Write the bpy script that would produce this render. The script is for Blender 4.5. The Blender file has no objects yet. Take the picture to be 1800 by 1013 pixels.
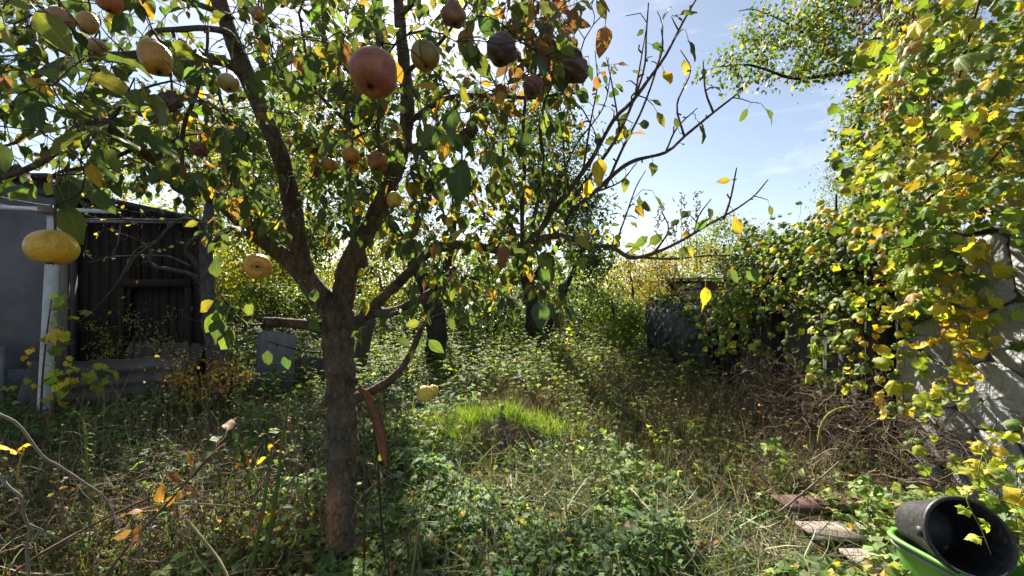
import bpy, math, random
import numpy as np
from mathutils import Matrix, Vector

rng = np.random.default_rng(11)
random.seed(11)
sc = bpy.context.scene
col = sc.collection

# ------------------------------------------------------------------ camera, sky, sun, exposure
FPX, CX, CY, CAMH = 703.0, 900.0, 506.5, 1.55        # focal length in photo pixels, eye height 1.55 m
cam_d = bpy.data.cameras.new('camera'); cam = bpy.data.objects.new('camera', cam_d); col.objects.link(cam)
cam_d.sensor_width = 36.0; cam_d.lens = 36.0 * FPX / 1800.0
cam_d.clip_start = 0.05; cam_d.clip_end = 2000
cam.location = (0, 0, CAMH); cam.rotation_euler = (math.pi / 2, 0, 0)
sc.camera = cam

SUN_AZ, SUN_EL = math.radians(-18), math.radians(40)   # azimuth from +Y, negative to the left
world = bpy.data.worlds.new('World'); sc.world = world; world.use_nodes = True
wt = world.node_tree; wt.nodes.clear()
w_out = wt.nodes.new('ShaderNodeOutputWorld'); w_bg = wt.nodes.new('ShaderNodeBackground')
sky = wt.nodes.new('ShaderNodeTexSky'); sky.sky_type = 'NISHITA'; sky.sun_disc = False
sky.sun_elevation = SUN_EL; sky.sun_rotation = SUN_AZ
sky.air_density = 1.0; sky.dust_density = 0.6; sky.ozone_density = 1.6; sky.altitude = 100
w_tc = wt.nodes.new('ShaderNodeTexCoord'); w_map = wt.nodes.new('ShaderNodeMapping')
w_map.inputs['Scale'].default_value = (1.6, 1.6, 6.0)
w_n = wt.nodes.new('ShaderNodeTexNoise'); w_n.inputs['Scale'].default_value = 2.2; w_n.inputs['Detail'].default_value = 7
w_n.inputs['Roughness'].default_value = 0.6; w_n.inputs['Distortion'].default_value = 0.6
w_r = wt.nodes.new('ShaderNodeValToRGB')
w_r.color_ramp.elements[0].position = 0.56; w_r.color_ramp.elements[0].color = (0, 0, 0, 1)
w_r.color_ramp.elements[1].position = 0.86; w_r.color_ramp.elements[1].color = (0.5, 0.5, 0.5, 1)
w_mix = wt.nodes.new('ShaderNodeMixRGB'); w_mix.inputs['Color2'].default_value = (8.2, 8.6, 9.2, 1)
L = wt.links.new
L(w_tc.outputs['Generated'], w_map.inputs['Vector']); L(w_map.outputs[0], w_n.inputs['Vector'])
L(w_n.outputs['Fac'], w_r.inputs['Fac']); L(w_r.outputs[0], w_mix.inputs['Fac'])
L(sky.outputs[0], w_mix.inputs['Color1']); w_hs = wt.nodes.new('ShaderNodeHueSaturation'); w_hs.inputs['Saturation'].default_value = 0.76
L(w_mix.outputs[0], w_hs.inputs['Color']); L(w_hs.outputs[0], w_bg.inputs['Color'])
w_bg.inputs['Strength'].default_value = 0.05
L(w_bg.outputs[0], w_out.inputs['Surface'])

sun_d = bpy.data.lights.new('sun', 'SUN'); sun_d.energy = 5.0; sun_d.angle = math.radians(0.5); sun_d.color = (1.0, 0.95, 0.87)
sun = bpy.data.objects.new('sun', sun_d); col.objects.link(sun)
sdir = Vector((math.sin(SUN_AZ) * math.cos(SUN_EL), math.cos(SUN_AZ) * math.cos(SUN_EL), math.sin(SUN_EL)))
sun.rotation_euler = (-sdir).to_track_quat('-Z', 'Y').to_euler(); sun.location = sdir * 50

sc.view_settings.view_transform = 'Standard'; sc.view_settings.look = 'None'
sc.view_settings.gamma = 1; sc.view_settings.use_curve_mapping = False
sc.view_settings.exposure = 1.78
sc.render.engine = 'CYCLES'
cy = sc.cycles
cy.max_bounces = 9; cy.diffuse_bounces = 7; cy.glossy_bounces = 2; cy.transmission_bounces = 6; cy.transparent_max_bounces = 4
cy.use_adaptive_sampling = True; cy.adaptive_threshold = 0.03
cy.use_denoising = True; cy.caustics_reflective = False; cy.caustics_refractive = False

# ------------------------------------------------------------------ helpers
def P(x, y, Y):
    """photo pixel and distance in front of the camera -> point in the garden"""
    return np.array([(x - CX) / FPX * Y, Y, CAMH - (y - CY) / FPX * Y])
def PX(x, y, X):
    return P(x, y, X * FPX / (x - CX))
def nrm(v):
    v = np.asarray(v, float); n = np.linalg.norm(v, axis=-1, keepdims=True); return v / np.where(n < 1e-9, 1, n)
def U(a, b, n=None): return rng.uniform(a, b, n)

def mesh_data(name, V, faces, colr=None, luv=None, smooth=True):
    V = np.asarray(V, np.float32)
    if not isinstance(faces, (list, tuple)): faces = [faces]
    faces = [np.asarray(f, np.int32) for f in faces if len(f)]
    loops = np.concatenate([f.ravel() for f in faces]) if faces else np.zeros(0, np.int32)
    tot = np.concatenate([np.full(len(f), f.shape[1], np.int32) for f in faces]) if faces else np.zeros(0, np.int32)
    me = bpy.data.meshes.new(name)
    me.vertices.add(len(V)); me.vertices.foreach_set('co', V.ravel())
    me.loops.add(len(loops)); me.loops.foreach_set('vertex_index', loops)
    me.polygons.add(len(tot))
    st = np.zeros(len(tot), np.int32); st[1:] = np.cumsum(tot)[:-1]
    me.polygons.foreach_set('loop_start', st)
    if smooth: me.polygons.foreach_set('use_smooth', np.ones(len(tot), bool))
    if colr is not None:
        a = me.attributes.new('Col', 'FLOAT_COLOR', 'POINT')
        c4 = np.ones((len(V), 4), np.float32); c4[:, :3] = colr; a.data.foreach_set('color', c4.ravel())
    if luv is not None:
        a = me.attributes.new('luv', 'FLOAT_VECTOR', 'POINT'); a.data.foreach_set('vector', np.asarray(luv, np.float32).ravel())
    me.update(calc_edges=True)
    return me

def attach(o, parent):
    if parent is not None:
        o.parent = parent
        if parent.type == 'EMPTY': o.matrix_parent_inverse = Matrix.Translation(-parent.location)   # part meshes are built in place
def tag(o, label=None, cat=None, group=None, kind=None):
    if label: o['label'] = label
    if cat: o['category'] = cat
    if group: o['group'] = group
    if kind: o['kind'] = kind
    return o
def obj(name, V, faces, mat, parent=None, colr=None, luv=None, smooth=True):
    me = mesh_data(name, V, faces, colr, luv, smooth)
    if mat is not None: me.materials.append(mat)
    o = bpy.data.objects.new(name, me); col.objects.link(o); attach(o, parent)
    return o
def inst(name, me, M, parent=None, colr=None):
    o = bpy.data.objects.new(name, me); col.objects.link(o)
    attach(o, parent)
    o.matrix_basis = M
    if colr is not None: o.color = (float(colr[0]), float(colr[1]), float(colr[2]), 1)
    return o
def thing(name, label, cat, loc=(0, 0, 0), group=None):
    o = bpy.data.objects.new(name, None); col.objects.link(o); o.location = tuple(float(v) for v in loc)
    o.empty_display_size = 0.1
    return tag(o, label, cat, group)

class MB:
    """collects pieces into one mesh"""
    def __init__(s): s.V = []; s.Q = []; s.T = []; s.n = 0; s.C = []
    def add(s, V, Q=None, T=None, c=None):
        V = np.asarray(V, float)
        if Q is not None and len(Q): s.Q.append(np.asarray(Q) + s.n)
        if T is not None and len(T): s.T.append(np.asarray(T) + s.n)
        s.V.append(V); s.n += len(V)
        s.C.append(np.tile(np.asarray(c if c is not None else (1, 1, 1), float), (len(V), 1)))
    def tube(s, pts, rad, k=6, c=None, cap=True, rough=0.0, lump=0.0):
        pts = np.asarray(pts, float); n = len(pts); rad = np.broadcast_to(np.asarray(rad, float), (n,))
        t = np.gradient(pts, axis=0); t = nrm(t)
        ref = np.array([0.31, 0.17, 0.93]) if abs(t[0][2]) < 0.9 else np.array([0.9, 0.3, 0.1])
        a = ref - np.sum(ref * t, 1, keepdims=True) * t; a = nrm(a)
        for i in range(1, n):
            v = a[i - 1] - np.dot(a[i - 1], t[i]) * t[i]; a[i] = v / (np.linalg.norm(v) + 1e-9)
        b = np.cross(t, a)
        th = np.arange(k) / k * 2 * np.pi
        R = rad[:, None] * np.ones(k)
        if rough > 0:
            R = R * (1 + rough * rng.normal(0, 1, (n, k)) + rough * rng.normal(0, 1, (n, 1)))
        if lump > 0:
            z_ = np.arange(n)[:, None] * np.linalg.norm(pts[1] - pts[0]); a_ = th[None, :]
            R = R * (1 + lump * (np.sin(a_ * 2 + z_ * 9) + .7 * np.sin(a_ * 3 - z_ * 17 + 1) + .6 * np.sin(a_ * 5 + z_ * 31 + 2) + .5 * np.sin(z_ * 23 + a_)))
        V = pts[:, None, :] + R[..., None] * (np.cos(th)[None, :, None] * a[:, None, :] + np.sin(th)[None, :, None] * b[:, None, :])
        i = np.arange(n - 1)[:, None] * k; j = np.arange(k)[None, :]; j2 = (j + 1) % k
        Q = np.stack([i + j, i + j2, i + k + j2, i + k + j], -1).reshape(-1, 4)
        V = V.reshape(-1, 3)
        T = None
        if cap:
            V = np.vstack([V, pts[0], pts[-1]]); m = n * k
            j = np.arange(k); j2 = (j + 1) % k
            T = np.vstack([np.stack([np.full(k, m), j2, j], -1), np.stack([np.full(k, m + 1), (n - 1) * k + j, (n - 1) * k + j2], -1)])
        s.add(V, Q, T, c)
    def box(s, lo, hi, c=None, jit=0.0, R=None, at=None):
        lo = np.asarray(lo, float); hi = np.asarray(hi, float)
        V = np.array([[x, y, z] for z in (0, 1) for y in (0, 1) for x in (0, 1)], float) * (hi - lo) + lo
        if jit: V = V + rng.normal(0, jit, V.shape)
        if R is not None: V = V @ np.asarray(R).T
        if at is not None: V = V + np.asarray(at)
        Q = [[0, 2, 3, 1], [4, 5, 7, 6], [0, 1, 5, 4], [2, 6, 7, 3], [0, 4, 6, 2], [1, 3, 7, 5]]
        s.add(V, Q, None, c)
    def build(s, name, mat, parent=None, smooth=True):
        F = []
        if s.Q: F.append(np.vstack(s.Q))
        if s.T: F.append(np.vstack(s.T))
        return obj(name, np.vstack(s.V), F, mat, parent, np.vstack(s.C), None, smooth)

def catmull(pts, step=0.04):
    pts = np.asarray(pts, float)
    if len(pts) < 3:
        m = max(2, int(np.linalg.norm(pts[-1] - pts[0]) / step) + 1)
        return pts[0] + (pts[-1] - pts[0]) * np.linspace(0, 1, m)[:, None]
    p = np.vstack([2 * pts[0] - pts[1], pts, 2 * pts[-1] - pts[-2]]); out = []
    for i in range(1, len(p) - 2):
        m = max(2, int(np.linalg.norm(p[i + 1] - p[i]) / step) + 1)
        t = np.linspace(0, 1, m, endpoint=False)[:, None]
        out.append(0.5 * (2 * p[i] + (p[i + 1] - p[i - 1]) * t + (2 * p[i - 1] - 5 * p[i] + 4 * p[i + 1] - p[i + 2]) * t ** 2 + (3 * p[i] - p[i - 1] - 3 * p[i + 1] + p[i + 2]) * t ** 3))
    out.append(pts[-1:]); return np.vstack(out)

def axes(d, n):
    d = nrm(d); x = nrm(np.cross(d, n)); z = np.cross(x, d)
    return np.stack([x, d, z], -1)
def scatter(tm, pos, M, scale, colr, seed=None):
    """many copies of a small template as one set of arrays"""
    TV, TF, TL = tm
    N, v = len(pos), len(TV)
    V = np.einsum('nij,vj->nvi', M * np.asarray(scale).reshape(-1, 1, 1), TV) + pos[:, None, :]
    F = [(f[None] + (np.arange(N) * v)[:, None, None]).reshape(-1, f.shape[1]) for f in TF]
    C = np.repeat(colr, v, 0)
    lu = np.zeros((N, v, 3)); lu[:, :, :2] = TL[None]; lu[:, :, 2] = (U(0, 100, N) if seed is None else seed)[:, None]
    return V.reshape(-1, 3), F, C, lu.reshape(-1, 3)
def merge(parts):
    V = []; FT = {}; C = []; Lu = []; n = 0
    for v, F, c, lu in parts:
        for f in F: FT.setdefault(f.shape[1], []).append(f + n)
        V.append(v); C.append(c); Lu.append(lu); n += len(v)
    return np.vstack(V), [np.vstack(x) for x in FT.values()], np.vstack(C), np.vstack(Lu)
def rand_unit(n):
    return nrm(rng.normal(0, 1, (n, 3)))
LIT = [(-.1, 4.1, 1.2, .8), (-1.9, 7.0, 1.1, 2.4), (1.3, 7.6, .9, 2.0), (-.2, 6.3, .7, 1.0), (-1.9, 2.4, .8, .5), (.3, 2.65, 1.0, .55)]   # clearings: sun falls through gaps in the crowns here
def thin(pos, frac=.95):
    sx, sy = sdir.x / sdir.z, sdir.y / sdir.z
    gx = pos[:, 0] - sx * pos[:, 2]; gy = pos[:, 1] - sy * pos[:, 2]; hit = np.zeros(len(pos), bool)
    for (a, b, r, q) in LIT: hit |= ((gx - a) / r) ** 2 + ((gy - b) / q) ** 2 < 1
    wide = (gx > -3) & (gx < 2.4) & (gy > 2.2) & (gy < 10)
    return ~((hit & (rng.random(len(pos)) < frac)) | (wide & (rng.random(len(pos)) < .42)))
def pick(pal, n, jit=0.18):
    """colours drawn from [(weight, rgb), ...]"""
    w = np.array([p[0] for p in pal], float); w /= w.sum()
    c = np.array([p[1] for p in pal])[rng.choice(len(pal), n, p=w)]
    return np.clip(c * np.exp(rng.normal(0, jit, (n, 1))) * np.exp(rng.normal(0, jit * 0.4, (n, 3))), 0.003, 0.85)

# ------------------------------------------------------------------ leaf templates (axis +Y, face +Z), unit blade length
def grid_leaf(width=0.34, rows=7, fold=0.3, droop=0.35, wave=0.05, petiole=0.4, twist=0.0, widest=0.42, tip=1.0, seed=0):
    r = np.random.default_rng(seed)
    t = np.linspace(0, 1, rows); xs = np.array([-1, -0.5, 0, 0.5, 1])
    a = math.log(0.5) / math.log(widest)
    w = width * np.sin(np.pi * np.clip(t, 0, 1) ** a) ** 0.85 * (1 - 0.15 * t); w[0] = 0.012; w[-1] = 0.01
    V = []; Lu = []
    for i, tt in enumerate(t):
        for x in xs:
            X = x * w[i]
            z = fold * abs(X) * (1 - 0.5 * abs(x)) - droop * tt * tt * 0.5 + wave * math.sin(tt * 9 + x * 2 + seed) * abs(x) + r.normal(0, 0.006)
            y = tt * (1 - 0.12 * droop)
            ang = twist * tt
            V.append([X * math.cos(ang) - z * math.sin(ang) * 0.5, petiole + y, z + X * math.sin(ang)]); Lu.append([x, tt])
    Q = [[i * 5 + j, i * 5 + j + 1, i * 5 + j + 6, i * 5 + j + 5] for i in range(rows - 1) for j in range(4)]
    n = len(V)
    if petiole > 0:
        pr = 0.016
        for k, (y, z) in enumerate(((0, 0.10), (petiole * 0.5, 0.05), (petiole + 0.02, 0))):
            for (dx, dz) in ((-pr, 0), (pr, 0), (0, pr * 1.3)):
                V.append([dx, y, z * petiole * 1.2 + dz]); Lu.append([0, -0.5])
        for k in range(2):
            for j in range(3):
                Q.append([n + k * 3 + j, n + k * 3 + (j + 1) % 3, n + k * 3 + 3 + (j + 1) % 3, n + k * 3 + 3 + j])
    return np.array(V), [np.array(Q)], np.array(Lu)
def lobed_leaf(lobes=5, depth=0.38, cup=0.2, petiole=0.5, seed=0, n=30):
    """palmate leaf: rings around the point where the petiole joins"""
    r = np.random.default_rng(seed)
    th = np.linspace(-2.65, 2.65, n)                        # 0 points along +Y
    step = 5.3 / lobes
    ph = (th + 2.65) / step
    rad = (1 - depth * np.abs(np.cos(np.pi * ph)) ** 0.7 * 1.0)
    rad = rad * (0.62 + 0.38 * np.cos(th * 0.55) ** 2) * (1 + 0.06 * ((np.arange(n) % 2) * 2 - 1)) * (1 + r.normal(0, 0.03, n))
    V = [[0, petiole, 0]]; Lu = [[0, 0.0]]
    for ring in (0.5, 1.0):
        for k in range(n):
            R = rad[k] * ring * 0.62 if ring == 1.0 else (0.5 * rad[k] + 0.18) * 0.5 * 0.62 * 1.6
            x, y = R * math.sin(th[k]), R * math.cos(th[k])
            z = -cup * R * R * 1.4 + 0.05 * math.sin(ph[k] * 2 * math.pi) * ring + r.normal(0, 0.012)
            V.append([x, petiole + y, z]); Lu.append([math.cos(math.pi * ph[k]) * ring, ring * 0.95])
    T = [[0, 1 + k + 1, 1 + k] for k in range(n - 1)]
    Q = [[1 + k, 2 + k, 1 + n + k + 1, 1 + n + k] for k in range(n - 1)]
    m = len(V); pr = 0.013
    for (y, z) in ((0, 0.12), (petiole * 0.6, 0.06), (petiole + 0.02, -0.005)):
        for (dx, dz) in ((-pr, 0), (pr, 0), (0, pr * 1.4)):
            V.append([dx, y, z * petiole + dz]); Lu.append([0, -0.5])
    for k in range(2):
        for j in range(3): Q.append([m + k * 3 + j, m + k * 3 + (j + 1) % 3, m + k * 3 + 3 + (j + 1) % 3, m + k * 3 + 3 + j])
    return np.array(V), [np.array(Q), np.array(T)], np.array(Lu)
def small_leaf(width=0.3, fold=0.25, droop=0.2):
    V = np.array([[0, 0, 0], [-width, 0.45, fold * width], [0, 0.5, 0], [width, 0.45, fold * width], [0, 1, -droop]])
    T = np.array([[0, 2, 1], [0, 3, 2], [1, 2, 4], [2, 3, 4]])
    return V, [T], np.array([[0, 0], [-1, .45], [0, .5], [1, .45], [0, 1.0]])
def trifoliate(width=0.36):
    V = []; T = []; Lu = []; n = 0
    for ang in (-1.25, 0, 1.25):
        v, f, lu = small_leaf(width, 0.3, 0.18)
        c, s = math.cos(ang), math.sin(ang)
        w = v.copy(); w[:, 0] = v[:, 0] * c + v[:, 1] * s; w[:, 1] = -v[:, 0] * s + v[:, 1] * c
        V.append(w); T.append(f[0] + n); Lu.append(lu); n += len(v)
    return np.vstack(V), [np.vstack(T)], np.vstack(Lu)
def blade(width=0.02, bend=0.35, segs=3):
    V = []; Lu = []
    for i in range(segs):
        t = i / segs; w = width * (1 - t ** 2 * 0.7)
        y = t * (1 - 0.25 * bend * t); z = -bend * t * t
        V += [[-w, y, z], [w, y, z + 0.2 * w]]; Lu += [[-1, t], [1, t]]
    V.append([0, 1 - 0.25 * bend, -bend]); Lu.append([0, 1])
    Q = np.array([[2 * i, 2 * i + 1, 2 * i + 3, 2 * i + 2] for i in range(segs - 1)])
    T = np.array([[2 * segs - 2, 2 * segs - 1, 2 * segs]])
    return np.array(V), [Q, T], np.array(Lu)

# ------------------------------------------------------------------ materials
class NT:
    def __init__(s, name):
        s.m = bpy.data.materials.new(name); s.m.use_nodes = True; s.t = s.m.node_tree; s.t.nodes.clear()
        s.out = s.t.nodes.new('ShaderNodeOutputMaterial')
    def n(s, typ, **kw):
        nd = s.t.nodes.new(typ)
        for k, v in kw.items():
            if k in nd.inputs: nd.inputs[k].default_value = v
            else: setattr(nd, k, v)
        return nd
    def l(s, a, b): s.t.links.new(a, b)
    def math(s, op, a, b=None, c=None):
        nd = s.t.nodes.new('ShaderNodeMath'); nd.operation = op
        for i, v in enumerate((a, b, c)):
            if v is None: continue
            if isinstance(v, (int, float)): nd.inputs[i].default_value = v
            else: s.l(v, nd.inputs[i])
        return nd.outputs[0]
    def mix(s, fac, a, b, typ='MIX'):
        nd = s.t.nodes.new('ShaderNodeMixRGB'); nd.blend_type = typ
        for i, v in enumerate((fac, a, b)):
            if isinstance(v, (int, float)): nd.inputs[i].default_value = v
            elif isinstance(v, (tuple, list)): nd.inputs[i].default_value = (*v, 1) if len(v) == 3 else v
            else: s.l(v, nd.inputs[i])
        return nd.outputs[0]
    def noise(s, scale, detail=4, vec=None, rough=0.6, dist=0.0):
        nd = s.n('ShaderNodeTexNoise', Scale=scale, Detail=detail, Roughness=rough, Distortion=dist)
        if vec is not None: s.l(vec, nd.inputs['Vector'])
        return nd
    def ramp(s, fac, stops):
        nd = s.t.nodes.new('ShaderNodeValToRGB'); e = nd.color_ramp.elements
        while len(e) < len(stops): e.new(0.5)
        for k, (p, c) in enumerate(stops):
            e[k].position = p; e[k].color = (*c, 1) if len(c) == 3 else c
        s.l(fac, nd.inputs['Fac']); return nd.outputs[0]

def leaf_mat(name, src='attr', trans=0.42, rough=0.42, spec=0.4, veins=True, spots=0.5, spot_col=(0.06, 0.03, 0.012), tint=(1.3, 1.35, 0.68), under=0.25):
    m = NT(name)
    if src == 'attr': base = m.n('ShaderNodeAttribute', attribute_name='Col').outputs['Color']
    else: base = m.n('ShaderNodeObjectInfo').outputs['Color']
    luv = m.n('ShaderNodeAttribute', attribute_name='luv'); sep = m.n('ShaderNodeSeparateXYZ'); m.l(luv.outputs['Vector'], sep.inputs[0])
    vec = luv.outputs['Vector']
    if src != 'attr':
        add = m.n('ShaderNodeVectorMath', operation='ADD'); cmb = m.n('ShaderNodeCombineXYZ')
        m.l(m.math('MULTIPLY', m.n('ShaderNodeObjectInfo').outputs['Random'], 50.0), cmb.inputs[2])
        m.l(vec, add.inputs[0]); m.l(cmb.outputs[0], add.inputs[1]); vec = add.outputs[0]
    n1 = m.noise(1.6, 3, vec)
    c = m.mix(m.math('MULTIPLY', n1.outputs['Fac'], 0.55), base, m.mix(1.0, base, (1.5, 1.15, 0.5), 'MULTIPLY'))
    if veins:
        ax = m.math('ABSOLUTE', sep.outputs[0])
        mid = m.math('LESS_THAN', ax, 0.05)
        sv = m.math('ABSOLUTE', m.math('SINE', m.math('MULTIPLY', m.math('SUBTRACT', sep.outputs[1], m.math('MULTIPLY', ax, 0.22)), 26.0)))
        side = m.math('MULTIPLY', m.math('LESS_THAN', sv, 0.12), 0.35)
        vf = m.math('MAXIMUM', m.math('MULTIPLY', mid, 0.6), side)
        c = m.mix(vf, c, m.mix(1.0, c, (1.9, 1.8, 1.5), 'MULTIPLY'))
    if spots > 0:
        n2 = m.noise(5.5, 3, vec, 0.55)
        sp = m.ramp(n2.outputs['Fac'], [(0.60, (0, 0, 0)), (0.67, (1, 1, 1))])
        n3 = m.noise(0.9, 1, vec)
        edge = m.math('MULTIPLY', sp, m.math('MULTIPLY', spots, m.ramp(n3.outputs['Fac'], [(0.4, (0.1,) * 3), (0.6, (1,) * 3)])))
        c = m.mix(edge, c, spot_col)
    stem = m.math('LESS_THAN', sep.outputs[1], -0.01)
    c = m.mix(stem, c, m.mix(0.5, c, (0.16, 0.15, 0.04)))
    geo = m.n('ShaderNodeNewGeometry')
    cb = m.mix(m.math('MULTIPLY', geo.outputs['Backfacing'], under), c, (0.22, 0.26, 0.17))
    bs = m.n('ShaderNodeBsdfPrincipled', Roughness=rough); bs.inputs['Specular IOR Level'].default_value = spec
    m.l(cb, bs.inputs['Base Color'])
    bump = m.n('ShaderNodeBump', Strength=0.25, Distance=0.01); nb = m.noise(7, 2, vec)
    m.l(nb.outputs['Fac'], bump.inputs['Height']); m.l(bump.outputs[0], bs.inputs['Normal'])
    tr = m.n('ShaderNodeBsdfTranslucent'); m.l(m.mix(1.0, c, tint, 'MULTIPLY'), tr.inputs['Color'])
    mx = m.n('ShaderNodeMixShader', Fac=trans); m.l(bs.outputs[0], mx.inputs[1]); m.l(tr.outputs[0], mx.inputs[2])
    m.l(mx.outputs[0], m.out.inputs['Surface']); return m.m

def bark_mat(name, c1, c2, c3=None, scale=18, vscale=0.35, rough=0.9, bump=0.6, use_col=False, lichen=0.0, dist=0.012):
    m = NT(name); tc = m.n('ShaderNodeTexCoord'); mp = m.n('ShaderNodeMapping'); m.l(tc.outputs['Object'], mp.inputs[0])
    mp.inputs['Scale'].default_value = (1, 1, vscale)
    n1 = m.noise(scale, 8, mp.outputs[0], 0.7); n2 = m.noise(3.5, 3, tc.outputs['Object'])
    vo = m.n('ShaderNodeTexVoronoi', Scale=scale * 2.2, feature='DISTANCE_TO_EDGE'); m.l(mp.outputs[0], vo.inputs['Vector'])
    c = m.ramp(n1.outputs['Fac'], [(0.3, c1), (0.7, c2)])
    if c3 is not None:
        c = m.mix(m.ramp(n2.outputs['Fac'], [(0.5, (0,) * 3), (0.66, (1,) * 3)]), c, m.mix(0.5, c, c3))
    if lichen > 0:
        n4 = m.noise(60, 4, tc.outputs['Object'], 0.6)
        c = m.mix(m.math('MULTIPLY', m.ramp(n4.outputs['Fac'], [(0.62, (0,) * 3), (0.70, (1,) * 3)]), lichen), c, (0.32, 0.31, 0.26))
    vo2 = m.n('ShaderNodeTexVoronoi', Scale=scale * 1.1, feature='DISTANCE_TO_EDGE'); wv = m.n('ShaderNodeVectorMath', operation='MULTIPLY_ADD'); m.l(m.noise(scale * .8, 3, mp.outputs[0]).outputs['Color'], wv.inputs[0]); wv.inputs[1].default_value = (.14, .14, .14); m.l(mp.outputs[0], wv.inputs[2]); m.l(wv.outputs[0], vo2.inputs['Vector']); vo2.inputs['Randomness'].default_value = 1.0
    c = m.mix(m.ramp(vo2.outputs['Distance'], [(0.0, (.5,) * 3), (0.13, (0,) * 3)]), c, m.mix(1.0, c, (.28, .26, .25), 'MULTIPLY'))
    if use_col:
        c = m.mix(1.0, c, m.n('ShaderNodeAttribute', attribute_name='Col').outputs['Color'], 'MULTIPLY')
    bs = m.n('ShaderNodeBsdfPrincipled', Roughness=rough); bs.inputs['Specular IOR Level'].default_value = 0.25
    m.l(c, bs.inputs['Base Color'])
    h = m.math('ADD', n1.outputs['Fac'], m.math('MULTIPLY', m.ramp(vo.outputs['Distance'], [(0.0, (0,) * 3), (0.18, (1,) * 3)]), 0.22))
    bp = m.n('ShaderNodeBump', Strength=bump, Distance=dist); m.l(h, bp.inputs['Height']); m.l(bp.outputs[0], bs.inputs['Normal'])
    m.l(bs.outputs[0], m.out.inputs['Surface']); return m.m

def rough_mat(name, c1, c2, scale=6, rough=0.85, bump=0.3, spec=0.3, stretch=(1, 1, 1), stain=None, detail=8, metal=0.0, coords='Object', dist=0.01):
    m = NT(name); tc = m.n('ShaderNodeTexCoord'); mp = m.n('ShaderNodeMapping'); m.l(tc.outputs[coords], mp.inputs[0])
    mp.inputs['Scale'].default_value = stretch
    n1 = m.noise(scale, detail, mp.outputs[0], 0.65); c = m.ramp(n1.outputs['Fac'], [(0.3, c1), (0.7, c2)])
    rnd = m.n('ShaderNodeObjectInfo').outputs['Random']
    c = m.mix(m.math('MULTIPLY', rnd, 0.4), c, m.mix(1.0, c, (0.55, 0.52, 0.5), 'MULTIPLY'))
    if stain is not None:
        n2 = m.noise(scale * 0.35, 4, mp.outputs[0]); c = m.mix(m.ramp(n2.outputs['Fac'], [(0.5, (0,) * 3), (0.68, (0.8,) * 3)]), c, stain)
    bs = m.n('ShaderNodeBsdfPrincipled', Roughness=rough, Metallic=metal); bs.inputs['Specular IOR Level'].default_value = spec
    m.l(c, bs.inputs['Base Color']); nb = m.noise(scale * 5, 5, mp.outputs[0])
    bp = m.n('ShaderNodeBump', Strength=bump, Distance=dist); m.l(m.math('ADD', nb.outputs['Fac'], n1.outputs['Fac']), bp.inputs['Height']); m.l(bp.outputs[0], bs.inputs['Normal'])
    m.l(bs.outputs[0], m.out.inputs['Surface']); return m.m

def col_mat(name, rough=0.8, trans=0.0, spec=0.25):
    m = NT(name); c = m.n('ShaderNodeAttribute', attribute_name='Col').outputs['Color']
    bs = m.n('ShaderNodeBsdfPrincipled', Roughness=rough); bs.inputs['Specular IOR Level'].default_value = spec
    tc = m.n('ShaderNodeTexCoord'); n1 = m.noise(40, 3, tc.outputs['Object'])
    c = m.mix(m.math('MULTIPLY', n1.outputs['Fac'], 0.6), c, m.mix(1.0, c, (0.45, 0.42, 0.4), 'MULTIPLY'))
    m.l(c, bs.inputs['Base Color']); sh = bs.outputs[0]
    if trans:
        tr = m.n('ShaderNodeBsdfTranslucent'); m.l(m.mix(1.0, c, (1.3, 1.3, 0.6), 'MULTIPLY'), tr.inputs['Color'])
        mx = m.n('ShaderNodeMixShader', Fac=trans); m.l(sh, mx.inputs[1]); m.l(tr.outputs[0], mx.inputs[2]); sh = mx.outputs[0]
    m.l(sh, m.out.inputs['Surface']); return m.m

M_pear_o = leaf_mat('pear leaf', 'obj', 0.46, rough=.52, spec=.3, spots=.75); M_pear_a = leaf_mat('pear foliage', 'attr', 0.46, rough=.52, spec=.3, spots=.75)
M_vine_o = leaf_mat('vine leaf', 'obj', 0.45, rough=0.55, spots=0.45, spot_col=(0.12, 0.06, 0.02)); M_vine_a = leaf_mat('vine foliage', 'attr', 0.45, rough=0.55, spots=0.45, spot_col=(0.12, 0.06, 0.02))
M_tree_a = leaf_mat('tree foliage', 'attr', 0.52, veins=False, spots=0.0)
M_weed_a = leaf_mat('weed foliage', 'attr', 0.55, veins=False, spots=0.0, rough=0.6, spec=0.3)
M_grass = col_mat('grass blades', 0.55, 0.58, 0.35)
M_dry = col_mat('dry stalks', 0.8, 0.15)
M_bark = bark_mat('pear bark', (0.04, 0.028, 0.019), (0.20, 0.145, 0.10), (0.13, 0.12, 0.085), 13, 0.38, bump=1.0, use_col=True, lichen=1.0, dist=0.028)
M_twig = bark_mat('pear twig bark', (0.03, 0.02, 0.016), (0.10, 0.07, 0.055), None, 30, 1, bump=0.3, use_col=True)
M_dbark = bark_mat('dark tree bark', (0.016, 0.012, 0.009), (0.06, 0.045, 0.034), (0.05, 0.055, 0.035), 12, 0.4, use_col=True)
M_gbark = bark_mat('grey dead bark', (0.055, 0.047, 0.040), (0.17, 0.145, 0.125), None, 22, 0.35, use_col=True)

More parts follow.
